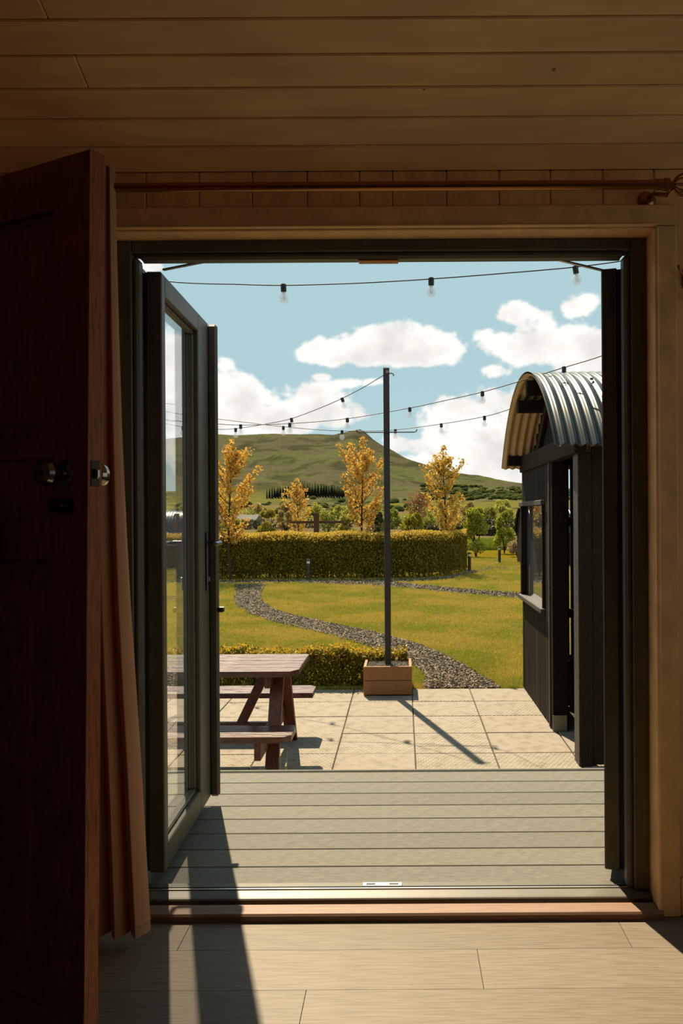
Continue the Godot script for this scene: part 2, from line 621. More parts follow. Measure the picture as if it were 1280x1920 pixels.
func build_room() -> void:
	rng.seed = 1
	# floor of wide oak planks that run along the wall
	var fl := thing("floor", "pale oak plank floor with long planks parallel to the doors", "floor", Vector3.ZERO, "", "structure")
	wbox("base", -1.6, 2.4, -0.2, -0.009, -1.6, 2.86, M.subfloor, fl)
	var joints := {0: [-0.665, 0.66], 1: [0.208, 1.55], 2: [-0.265, 1.1], 3: [0.7, 1.9], 4: [-0.6, 0.9]}
	for r in 20:
		var far := 2.655 - r * 0.206
		var near := maxf(far - 0.206, -1.45)
		var cuts: Array = [-1.3] + joints[r % 5] + [2.2]
		for k in cuts.size() - 1:
			wbox("plank", cuts[k] + 0.0006, cuts[k + 1] - 0.0006, -0.009, 0.0, near, far - 0.0004, M["floor%d" % ((r * 3 + k * 2) % 4)], fl, 0.0006)
	# front wall with the opening for the doors: upright boards on the inside
	var wf := thing("wall_front", "cream painted tongue and groove wall above and beside the doors", "wall", Vector3.ZERO, "", "structure")
	wbox("core", -1.5, -0.955, -0.2, 2.36, 2.664, 2.85, M.outer_wall, wf)
	wbox("core", 0.815, 2.4, -0.2, 2.36, 2.664, 2.85, M.outer_wall, wf)
	wbox("core", -0.955, 0.815, 2.18, 2.36, 2.664, 2.85, M.outer_wall, wf)
	var cuts := [-1.307, -1.139, -0.971, -0.803, -0.636, -0.4685, -0.2956, -0.131, -0.027, 0.143, 0.309, 0.470, 0.635, 0.796]
	for k in 8:
		cuts.append(0.796 + 0.168 * (k + 1))
	for k in cuts.size() - 1:
		var a: float = cuts[k]
		var b: float = cuts[k + 1]
		var low := 0.0 if (b < -0.9 or a > 0.79) else 2.175
		wbox("board", a + 0.0006, b - 0.0006, low, 2.349, 2.65, 2.664, M.cream_upright, wf, 0.004)
	# the sloping ceiling: narrow boards that run along the room
	var ce := thing("ceiling", "sloping cream painted ceiling of narrow horizontal boards", "ceiling", Vector3.ZERO, "", "structure")
	var ang := atan(SLOPE)
	var run := 2.05 / cos(ang)
	for side in [1.0, -1.0]:
		var bas := Basis(Vector3.RIGHT, side * ang) if false else Basis(Vector3.RIGHT, Vector3(0, cos(ang), -side * sin(ang)), Vector3(0, side * sin(ang), cos(ang)))
		var far_d := 2.65 if side > 0 else -1.45
		var foot := Vector3(0, 2.349, -far_d)
		var dir := Vector3(0, sin(ang), side * cos(ang))
		var up := Vector3(0, cos(ang), -side * sin(ang))
		part("deck", box_mesh(Vector3(4.0, 0.16, run + 0.5), 0.005), M.outer_wall, ce, Transform3D(bas, foot + dir * (run / 2 - 0.2) + up * 0.094 + Vector3(0.4, 0, 0)))
		for k in 21:
			var s := (k + 0.5) * 0.107 - 0.005
			if s > run + 0.06:
				break
			var seams := {3: [-0.872], 5: [-0.9], 8: [0.4], 11: [1.0], 14: [-0.2]}
			var ends: Array = [-1.3] + (seams.get(k, []) if side > 0 else []) + [2.2]
			for e in ends.size() - 1:
				part("board", box_mesh(Vector3(ends[e + 1] - ends[e] - 0.0015, 0.014, 0.1045), 0.0035), M.cream, ce, Transform3D(bas, foot + dir * s + up * 0.007 + Vector3((ends[e] + ends[e + 1]) / 2, 0, 0)))
	# knots that show through the ceiling paint
	for q in [[427, 90, 0.006], [613, 60, 0.005], [436, 173, 0.005], [541, 207, 0.004], [1038, 132, 0.005], [280, 44, 0.005], [795, 168, 0.004], [670, 92, 0.004]]:
		var u: float = (PPY - q[1]) / FOCAL
		var d := (2.349 - EYE + SLOPE * 2.65) / (u + SLOPE)
		var p := at(q[0], q[1], d)
		part("knot", lathe_mesh([[0.0, -0.0004], [q[2] * 0.9, -0.0004], [q[2], 0.0003]], 10), M.knot, ce, Transform3D(Basis(Vector3.RIGHT, Vector3(0, cos(ang), -sin(ang)), Vector3(0, sin(ang), cos(ang))), p))
	# the other walls
	var wl := thing("wall_left", "brown panelled wall that carries the brown wooden door", "wall", Vector3.ZERO, "", "structure")
	wbox("core", -1.5, -1.3, 0.0, 3.25, 2.10, 2.664, M.panelling, wl)
	wbox("core", -1.5, -1.3, 0.0, 3.25, -1.5, 1.30, M.panelling, wl)
	wbox("core", -1.5, -1.3, 2.05, 3.25, 1.30, 2.10, M.panelling, wl)
	wbox("closet_back", -2.2, -2.1, -0.2, 2.4, 0.9, 2.5, M.panelling, wl)
	wbox("closet_side", -2.1, -1.5, -0.2, 2.4, 2.3, 2.5, M.panelling, wl)
	wbox("closet_side", -2.1, -1.5, -0.2, 2.4, 0.9, 1.1, M.panelling, wl)
	wbox("closet_floor", -2.1, -1.5, -0.2, 0.0, 1.1, 2.3, M.floor1, wl)
	wbox("closet_ceiling", -2.1, -1.5, 2.3, 2.4, 1.1, 2.3, M.cream, wl)
	wbox("closet_threshold", -1.5, -1.3, -0.1, 0.0, 1.30, 2.10, M.floor2, wl)
	var wr := thing("wall_right", "plain cream side wall of the room", "wall", Vector3.ZERO, "", "structure")
	wbox("core", 2.2, 2.4, 0.0, 0.65, -1.5, 2.664, M.plaster, wr)
	wbox("core", 2.2, 2.4, 2.15, 3.25, -1.5, 2.664, M.plaster, wr)
	wbox("core", 2.2, 2.4, 0.65, 2.15, -1.5, -0.1, M.plaster, wr)
	wbox("core", 2.2, 2.4, 0.65, 2.15, 2.4, 2.664, M.plaster, wr)
	# the side window that lights the right half of the ceiling and the casing
	var wi := thing("window_1", "side window of the room with a plain cream frame", "window", Vector3.ZERO, "", "structure")
	for q in [[0.65, 0.70, -0.1, 2.4], [2.10, 2.15, -0.1, 2.4], [0.7, 2.1, -0.1, -0.05], [0.7, 2.1, 2.35, 2.4], [0.7, 2.1, 1.125, 1.175]]:
		wbox("frame", 2.26, 2.33, q[0], q[1], q[2], q[3], M.trim, wi)
	wbox("pane", 2.294, 2.297, 0.7, 2.1, -0.05, 1.125, M.glass, wi, 0.0005)
	wbox("pane", 2.294, 2.297, 0.7, 2.1, 1.175, 2.35, M.glass, wi, 0.0005)
	var wb := thing("wall_back", "brown panelled wall at the back of the room", "wall", Vector3.ZERO, "", "structure")
	wbox("core", -1.5, 2.4, 0.0, 2.5, -1.7, -1.45, M.panelling, wb)
	# lining and casing round the opening
	var t1 := thing("trim_1", "cream casing board over the doors with a beaded edge", "trim", Vector3.ZERO, "", "structure")
	wbox("casing", -1.02, 0.862, 2.168, 2.232, 2.634, 2.65, M.trim, t1, 0.003)
	wbox("bead", -0.945, 0.805, 2.1665, 2.1725, 2.629, 2.65, M.trim, t1, 0.005)
	wbox("lining", -0.945, 0.805, 2.160, 2.176, 2.65, 2.735, M.trim, t1, 0.002)
	var t2 := thing("trim_2", "cream casing board upright beside the right hand jamb", "trim", Vector3.ZERO, "", "structure")
	wbox("casing", 0.797, 0.862, 0.0, 2.165, 2.634, 2.65, M.trim, t2, 0.003)
	wbox("bead", 0.793, 0.806, 0.0, 2.161, 2.628, 2.65, M.trim, t2, 0.005)
	wbox("lining", 0.795, 0.812, 0.0, 2.160, 2.65, 2.735, M.trim, t2, 0.002)
	var t3 := thing("trim_3", "cream casing board upright behind the brown curtain", "trim", Vector3.ZERO, "", "structure")
	wbox("casing", -1.004, -0.937, 0.0, 2.165, 2.634, 2.65, M.trim, t3, 0.003)
	wbox("lining", -0.952, -0.935, 0.0, 2.160, 2.65, 2.735, M.trim, t3, 0.002)
	var bb := thing("baseboard_front", "cream skirting board right of the doors", "baseboard", Vector3.ZERO, "", "structure")
	wbox("board", 0.864, 2.2, 0.0, 0.12, 2.635, 2.65, M.trim, bb, 0.004)

# ------------------------------------------------------------------ French doors
func build_door_frame() -> void:
	var f := thing("door_1", "grey green door frame with a low sill round the open French doors", "door frame", Vector3.ZERO, "", "structure")
	var xl := -0.856
	var xr := 0.725
	var top := 2.101
	for s in [-1, 1]:
		var x: float = xl if s < 0 else xr
		wbox("jamb", x + s * 0.02, x + s * 0.078, 0.042, 2.162, 2.732, 2.80, M.frame, f, 0.004)
		wbox("jamb_lip", x, x + s * 0.024, 0.042, 2.11, 2.742, 2.79, M.frame, f, 0.008)
		wbox("gasket", x + s * 0.004, x + s * 0.02, 0.05, 2.10, 2.79, 2.802, M.gasket, f, 0.002)
	wbox("head", xl - 0.02, xr + 0.02, top + 0.02, 2.162, 2.732, 2.80, M.frame, f, 0.004)
	wbox("head_lip", xl, xr, top, top + 0.024, 2.742, 2.79, M.frame, f, 0.008)
	wbox("gasket", xl, xr, top + 0.004, top + 0.02, 2.79, 2.802, M.gasket, f, 0.002)
	# the sill: a sloping inner face, then the track
	var prof := PackedVector2Array([Vector2(2.70, 0.0), Vector2(2.70, 0.026), Vector2(2.701, 0.030), Vector2(2.705, 0.0335), Vector2(2.711, 0.0355), Vector2(2.735, 0.0408), Vector2(2.742, 0.042), Vector2(2.80, 0.042), Vector2(2.80, 0.0)])
	var xf := Transform3D(Basis(Vector3(0, 0, -1), Vector3(0, 1, 0), Vector3(1, 0, 0)), Vector3((xl + xr) / 2, 0.0, 0))
	part("sill", slab_mesh(prof, xr - xl + 0.15, xf), M.frame, f)
	wbox("track", xl, xr, 0.042, 0.0455, 2.748, 2.756, M.steel, f, 0.0008)
	wbox("gasket", xl, xr, 0.042, 0.046, 2.760, 2.766, M.gasket, f, 0.001)
	# keeps of the shoot bolts
	var k1 := wbox("keep", -0.14, -0.01, 0.042, 0.0475, 2.762, 2.79, M.steel, f, 0.001)
	wbox("slot", -0.128, -0.098, 0.0472, 0.0480, 2.770, 2.782, M.gasket, k1, 0.0003)
	wbox("slot", -0.052, -0.022, 0.0472, 0.0480, 2.770, 2.782, M.gasket, k1, 0.0003)
	wbox("keep", -0.14, -0.01, top - 0.006, top, 2.75, 2.785, M.bronze, f, 0.001)
	# stays that hold the leaves
	for s in [-1, 1]:
		var a := at(392, 489, 2.79) if s < 0 else at(1045, 487, 2.79)
		var b := at(306, 506, 2.86) if s < 0 else at(1133, 508, 2.86)
		beam("stay", a, b, 0.012, 0.006, M.steel, f, 0.001)
	# wooden bead at the floor
	var s := thing("threshold_bead", "narrow brown wooden strip on the floor along the door sill", "threshold strip", Vector3(0, 0, -2.63), "", "structure")
	s.name = "trim_4"
	var pr := PackedVector2Array([Vector2(2.616, 0.0), Vector2(2.616, 0.018), Vector2(2.622, 0.024), Vector2(2.66, 0.026), Vector2(2.679, 0.026), Vector2(2.679, 0.0)])
	part("strip", slab_mesh(pr, 1.75, Transform3D(Basis(Vector3(0, 0, -1), Vector3(0, 1, 0), Vector3(1, 0, 0)), Vector3(-0.07, 0, 0))), M.strip, s)

# leaf axes: u along its width from the hinge, y up, w into its thickness from the inside face
func build_french_door(left: bool) -> void:
	var name_ := "door_2" if left else "door_3"
	var label := "open glazed French door leaf with black lever handle beside the curtain" if left else "open French door leaf seen edge on beside the black shed"
	var o := thing(name_, label, "door", Vector3.ZERO, "", "structure")
	var hinge: Vector3
	var u: Vector3
	if left:
		hinge = V(-0.807, 0, 2.83)
		u = Vector3(-0.021, 0, -0.77).normalized()
	else:
		hinge = V(0.672, 0, 2.835)
		u = Vector3(sin(deg_to_rad(17.5)), 0, -cos(deg_to_rad(17.5)))
	var w := Vector3.UP.cross(u) if left else u.cross(Vector3.UP)
	o.transform = Transform3D(Basis(u, Vector3.UP, u.cross(Vector3.UP)), hinge)
	var sg := -1.0 if left else 1.0     # local z that leads into the thickness
	var W := 0.77
	var y0 := 0.066
	var y1 := 2.088
	var near := 0.05
	var far := 0.20 if left else 0.12
	var rail := 0.075
	var put := func(called: String, a0: float, a1: float, b0: float, b1: float, c0: float, c1: float, m: Material, parent: Node, bevel := 0.003) -> MeshInstance3D:
		var mi := MeshInstance3D.new()
		mi.name = called
		mi.mesh = box_mesh(Vector3(absf(a1 - a0), absf(b1 - b0), absf(c1 - c0)), bevel)
		mi.material_override = m
		parent.add_child(mi, true)
		var p := Vector3((a0 + a1) / 2, (b0 + b1) / 2, sg * (c0 + c1) / 2)
		if parent != o:
			p -= (parent as Node3D).position
		mi.position = p
		return mi
	# sash: two stiles, two rails
	var hs: MeshInstance3D = put.call("stile", 0.0, near, y0, y1, 0.0, 0.052, M.frame, o, 0.004)
	var ls: MeshInstance3D = put.call("stile", W - far, W, y0, y1, 0.0, 0.052, M.frame, o, 0.004)
	put.call("rail", near - 0.001, W - far + 0.001, y0, y0 + rail + 0.01, 0.0002, 0.0518, M.frame, o, 0.004)
	put.call("rail", near - 0.001, W - far + 0.001, y1 - rail, y1, 0.0002, 0.0518, M.frame, o, 0.004)
	# outer flange that laps over the frame, and its seal
	put.call("flange", -0.004, 0.05, y0 - 0.02, y1 + 0.022, 0.066, 0.088, M.frame, o, 0.008)
	put.call("flange", W - 0.06, W + 0.004, y0 - 0.02, y1 + 0.022, 0.066, 0.088, M.frame, o, 0.008)
	put.call("flange", 0.05, W - 0.06, y0 - 0.02, y0 + 0.05, 0.067, 0.087, M.frame, o, 0.008)
	put.call("flange", 0.05, W - 0.06, y1 - 0.05, y1 + 0.022, 0.067, 0.087, M.frame, o, 0.008)
	put.call("seal", 0.006, W - 0.006, y0 + 0.004, y0 + 0.05, 0.052, 0.066, M.gasket, o, 0.001)
	put.call("seal", 0.006, W - 0.006, y1 - 0.05, y1 - 0.004, 0.052, 0.066, M.gasket, o, 0.001)
	put.call("seal", 0.004, 0.05, y0 + 0.05, y1 - 0.05, 0.052, 0.066, M.gasket, o, 0.001)
	put.call("seal", W - far, W - 0.004, y0 + 0.05, y1 - 0.05, 0.052, 0.066, M.gasket, o, 0.001)
	# glazing beads and the double pane
	var g0 := y0 + rail + 0.01
	var g1 := y1 - rail
	put.call("glazing_bead", near, W - far, g0, g0 + 0.014, 0.018, 0.046, M.frame, o, 0.006)
	put.call("glazing_bead", near, W - far, g1 - 0.014, g1, 0.018, 0.046, M.frame, o, 0.006)
	put.call("glazing_bead", near, near + 0.012, g0 + 0.014, g1 - 0.014, 0.018, 0.046, M.frame, o, 0.006)
	put.call("glazing_bead", W - far - 0.012, W - far, g0 + 0.014, g1 - 0.014, 0.018, 0.046, M.frame, o, 0.006)
	put.call("pane", near, W - far, g0, g1, 0.047, 0.0485, M.glass, o, 0.0001)
	put.call("spacer", near, near + 0.008, g0, g1, 0.049, 0.060, M.gasket, o, 0.001)
	put.call("spacer", W - far - 0.008, W - far, g0, g1, 0.049, 0.060, M.gasket, o, 0.001)
	# hinges
	for y in [0.30, 1.12, 1.86]:
		var hst := st_new()
		lathe(hst, [[0.0, -0.05], [0.008, -0.05], [0.008, 0.05], [0.0, 0.05]], Transform3D(Basis(), Vector3(-0.006, y, sg * 0.094)), 10)
		lpart("hinge", hst.commit(), M.gasket, o)
	if not left:
		return
	# closing strip with a round edge on the free stile
	var cs := st_new()
	cbox(cs, Transform3D(Basis(), Vector3(W + 0.004, (y0 + y1) / 2 - 0.002, 0.017)), Vector3(0.026, y1 - y0 - 0.004, 0.044), 0.011)
	lpart("closing_strip", cs.commit(), M.frame, o)
	# lever handles inside and outside
	for side in [0, 1]:
		var zf := 0.0 if side == 0 else -0.088
		var dz := 1.0 if side == 0 else -1.0
		var hx := W - 0.07
		var hp := lpart("handle_plate", box_mesh(Vector3(0.034, 0.245, 0.010), 0.004), M.black_metal, o, Transform3D(Basis(), Vector3(hx, 1.075, zf + dz * 0.005)))
		var pts := [Vector3(hx, 1.152, zf + dz * 0.008), Vector3(hx, 1.152, zf + dz * 0.05), Vector3(hx - 0.008, 1.152, zf + dz * 0.060), Vector3(hx - 0.03, 1.152, zf + dz * 0.064), Vector3(hx - 0.125, 1.152, zf + dz * 0.062), Vector3(hx - 0.13, 1.152, zf + dz * 0.061)]
		var lv := lpart("lever", tube_mesh(pts, [0.010, 0.010, 0.010, 0.0095, 0.009, 0.006], 10), M.black_metal, hp)
		lv.position = -hp.position
		var cy := lpart("lock_cylinder", lathe_mesh([[0.0, 0.0], [0.0085, 0.0], [0.0085, 0.006], [0.0, 0.006]], 12, Transform3D(Basis(Vector3.RIGHT, dz * PI / 2), Vector3.ZERO)), M.steel, hp)
		cy.position = Vector3(0, -0.075, dz * 0.004)
	# small catch on the free edge
	var ca := lpart("catch", box_mesh(Vector3(0.03, 0.018, 0.022), 0.003), M.gasket, o, Transform3D(Basis(), Vector3(W + 0.004, 0.862, 0.049)))
	lpart("catch_plate", box_mesh(Vector3(0.028, 0.003, 0.02), 0.001), M.steel, ca, Transform3D(Basis(), Vector3(0, 0.0105, 0)))

# ------------------------------------------------------------------ brown panelled door, half open on the left
func build_wooden_door() -> void:
	var o := thing("door_4", "dark brown panelled wooden door half open with round knobs", "door", Vector3.ZERO, "", "structure")
	var X := Vector3(-0.865, 0, -0.5).normalized()
	var Z := X.cross(Vector3.UP)
	var bas := Basis(X, Vector3.UP, Z)
	bas = bas * Basis(Vector3(0, 0, 1), deg_to_rad(1.1))
	o.transform = Transform3D(bas, V(-0.623, 0, 1.68) + X * 0.038)
	var H := 2.0
	var y0 := 0.012
	var put := func(called: String, a0: float, a1: float, b0: float, b1: float, c0: float, c1: float, m: Material, bevel := 0.003) -> MeshInstance3D:
		return lpart(called, box_mesh(Vector3(a1 - a0, b1 - b0, c1 - c0), bevel), m, o, Transform3D(Basis(), Vector3((a0 + a1) / 2, (b0 + b1) / 2, (c0 + c1) / 2)))
	put.call("edge_lipping", -0.004, 0.0, y0, H, 0.0, 0.036, M.mahogany, 0.001)
	put.call("stile", 0.0, 0.105, y0, H, 0.0, 0.036, M.mahogany)
	put.call("stile", 0.655, 0.76, y0, H, 0.0, 0.036, M.mahogany)
	put.call("rail", 0.104, 0.656, H - 0.105, H, 0.0003, 0.0357, M.mahogany)
	put.call("rail", 0.104, 0.656, 1.17, 1.38, 0.0003, 0.0357, M.mahogany)
	put.call("rail", 0.104, 0.656, y0, y0 + 0.22, 0.0003, 0.0357, M.mahogany)
	for p in [[1.38, H - 0.105], [y0 + 0.22, 1.17]]:
		put.call("panel", 0.104, 0.656, p[0] - 0.001, p[1] + 0.001, 0.013, 0.023, M.mahogany)
		put.call("raised_field", 0.175, 0.585, p[0] + 0.07, p[1] - 0.07, 0.005, 0.030, M.mahogany, 0.010)
		put.call("moulding", 0.104, 0.12, p[0], p[1], 0.006, 0.030, M.mahogany, 0.006)
		put.call("moulding", 0.64, 0.656, p[0], p[1], 0.006, 0.030, M.mahogany, 0.006)
		put.call("moulding", 0.12, 0.64, p[0], p[0] + 0.016, 0.006, 0.030, M.mahogany, 0.006)
		put.call("moulding", 0.12, 0.64, p[1] - 0.016, p[1], 0.006, 0.030, M.mahogany, 0.006)
	# knobs on both faces
	var ky := 1.352
	for side in [-1.0, 1.0]:
		var zf := 0.0 if side < 0 else 0.036
		var rot := Basis(Vector3.RIGHT, side * PI / 2)
		var rose := lpart("knob_rose", lathe_mesh([[0.0, 0.0], [0.027, 0.0], [0.026, 0.004], [0.018, 0.008], [0.010, 0.010], [0.009, 0.024]], 20, Transform3D(rot, Vector3.ZERO)), M.chrome, o, Transform3D(Basis(), Vector3(0.062, ky, zf)))
		lpart("knob", lathe_mesh([[0.009, 0.022], [0.018, 0.027], [0.026, 0.036], [0.0275, 0.046], [0.024, 0.056], [0.014, 0.063], [0.0, 0.065]], 24, Transform3D(rot, Vector3.ZERO)), M.chrome, rose)
	var lp: MeshInstance3D = put.call("latch_plate", -0.0055, -0.0035, ky - 0.026, ky + 0.026, 0.007, 0.029, M.dark_bronze, 0.0008)
	lpart("latch_bolt", box_mesh(Vector3(0.012, 0.02, 0.011), 0.003), M.chrome, lp, Transform3D(Basis(), Vector3(-0.005, 0, 0)))
	# thumb turn under the knob
	var tt: MeshInstance3D = put.call("bolt_plate", 0.035, 0.105, 1.272, 1.302, -0.006, 0.0, M.dark_bronze, 0.002)
	lpart("thumb_turn", box_mesh(Vector3(0.03, 0.010, 0.02), 0.004), M.bronze, tt, Transform3D(Basis(), Vector3(-0.012, 0, -0.012)))
	# a cloth on a hook
	var hk := thing("wall_hook", "small dark hook on the face of the brown door", "hook", Vector3.ZERO)
	hk.transform = o.transform
	lpart("plate", box_mesh(Vector3(0.024, 0.07, 0.004), 0.002), M.bronze, hk, Transform3D(Basis(), Vector3(0.34, 1.40, -0.002)))
	lpart("arm", tube_mesh([Vector3(0.34, 1.39, -0.003), Vector3(0.34, 1.375, -0.02), Vector3(0.34, 1.372, -0.034), Vector3(0.34, 1.384, -0.042)], [0.004, 0.004, 0.004, 0.005], 8), M.bronze, hk)
	var cl := MeshInstance3D.new()
	cl.name = "hanging_cloth"
	cl.mesh = grid_mesh(24, 20, func(a: float, b: float) -> Vector3:
		var spread := 0.012 + 0.085 * pow(b, 0.7)
		var side := (a - 0.5) * 2.0
		return Vector3(0.34 + side * spread, 1.385 - b * (0.232 - 0.03 * side * side), -0.034 + 0.012 * cos(side * 7.0) * (0.3 + b) - 0.01 * (1.0 - absf(side))))
	cl.material_override = M.linen
	add_child(cl)
	cl.transform = o.transform
	tag(cl, "beige cloth hanging on the brown door's hook", "cloth")

# ------------------------------------------------------------------ deck, paving, lawn
func build_deck() -> void:
	var o := thing("deck", "grey composite deck of long boards just outside the doors", "deck", V(0, G, 3.4), "", "structure")
	for k in 8:
		var a := 2.806 + k * 0.155
		wbox("board", -1.7, 1.7, 0.005, 0.03, a, a + 0.150, M["deck%d" % (k * 2 % 3)], o, 0.003)
	wbox("edge_trim", -1.7, 1.7, -0.01, 0.035, 4.048, 4.074, M.deck2, o, 0.006)
	wbox("fascia", -1.7, 1.7, G, -0.012, 4.03, 4.055, M.deck1, o, 0.003)
	for x in [-1.6, -0.8, 0.0, 0.8, 1.6]:
		wbox("joist", x - 0.025, x + 0.025, -0.14, 0.004, 2.86, 4.03, M.deck_under, o)

func build_paving() -> void:
	rng.seed = 5
	var o := thing("paving", "buff concrete paving slabs with pimpled and smooth faces in the yard", "paving", V(0, G, 6.5), "", "structure")
	wbox("bed", -4.3, 4.5, G - 0.2, G - 0.013, 2.9, 8.94, M.joint, o)
	for r in 10:
		for c in 14:
			var x := 0.085 + 0.61 * (c - 7)
			var far := 8.93 - r * 0.601
			if far < 3.0:
				continue
			var dy := rng.randf_range(-0.0025, 0.002)
			var m: Material = M["slab%d" % rng.randi_range(0, 3)]
			var g := 0.0045
			var p := wbox("slab", x + g, x + 0.61 - g, G - 0.045, G, far - 0.601 + g, far - g, m, o, 0.005)
			p.position.y += dy
			p.rotation = Vector3(rng.randf_range(-0.002, 0.002), rng.randf_range(-0.003, 0.003), rng.randf_range(-0.002, 0.002))

# edges of the gravel path as [x, d]
func path_edges() -> Array:
	var right := [[938, 1291], [905, 1270], [870, 1248], [830, 1227], [785, 1208], [740, 1195], [690, 1182], [640, 1172], [590, 1161], [545, 1151], [512, 1140], [494, 1126], [490, 1112], [496, 1100], [500, 1094]]
	var left := [[795, 1291], [802, 1270], [790, 1254], [762, 1240], [725, 1224], [690, 1209], [650, 1197], [605, 1185], [555, 1173], [512, 1163], [470, 1149], [446, 1134], [442, 1118], [446, 1104], [440, 1094]]
	var e := []
	for k in right.size():
		var row := []
		for q in [left[k], right[k]]:
			var u: float = q[1] - PPY
			var d := 1.85 * FOCAL / u
			row.append(Vector2((q[0] - 3.0 - PPX) / FOCAL * d, d))
		e.append(row)
	return e

func ribbon(edges: Array, y: float) -> Mesh:
	var st := st_new()
	for k in edges.size() - 1:
		var a: Vector2 = edges[k][0]
		var b: Vector2 = edges[k][1]
		var c: Vector2 = edges[k + 1][1]
		var e: Vector2 = edges[k + 1][0]
		quad(st, V(a.x, y, a.y), V(b.x, y, b.y), V(c.x, y, c.y), V(e.x, y, e.y), Vector3.UP)
	return st.commit()

func in_ribbon(edges: Array, p: Vector2) -> bool:
	for k in edges.size() - 1:
		var poly := PackedVector2Array([edges[k][0], edges[k][1], edges[k + 1][1], edges[k + 1][0]])
		if Geometry2D.is_point_in_polygon(p, poly):
			return true
	return false

func stone_mesh() -> Mesh:
	var st := st_new()
	var top := [Vector3(0.1, 0.32, 0.05), Vector3(-0.05, -0.3, 0.0)]
	var ring := []
	for k in 6:
		var a := TAU * k / 6
		ring.append(Vector3(cos(a) * (0.5 if k % 2 else 0.42), 0.05 * sin(k * 2.3), sin(a) * (0.36 if k % 3 else 0.44)))
	for k in 6:
		for t in top:
			tri(st, t, ring[k], ring[(k + 1) % 6], t + (ring[k] + ring[(k + 1) % 6]) / 2)
	return st.commit()

func leaf_mesh(l := 1.0, w := 0.62, fold := 0.12) -> Mesh:
	var st := st_new()
	var a := Vector3(0, 0, -l / 2)
	var b := Vector3(w / 2, fold * l, -0.08 * l)
	var c := Vector3(0, 0, l / 2)
	var d := Vector3(-w / 2, fold * l, -0.08 * l)
	tri(st, a, b, c, Vector3.UP)
	tri(st, a, c, d, Vector3.UP)
	return st.commit()

func tuft_mesh() -> Mesh:
	var st := st_new()
	var r := RandomNumberGenerator.new()
	r.seed = 9
	for k in 7:
		var a := r.randf() * TAU
		var foot := Vector3(r.randf_range(-0.6, 0.6), 0, r.randf_range(-0.6, 0.6))
		var side := Vector3(cos(a), 0, sin(a)) * 0.07
		var lean := Vector3(r.randf_range(-0.5, 0.5), r.randf_range(0.7, 1.1), r.randf_range(-0.5, 0.5))
		tri(st, foot - side, foot + side, foot + lean, Vector3(-sin(a), 0.3, cos(a)))
	return st.commit()

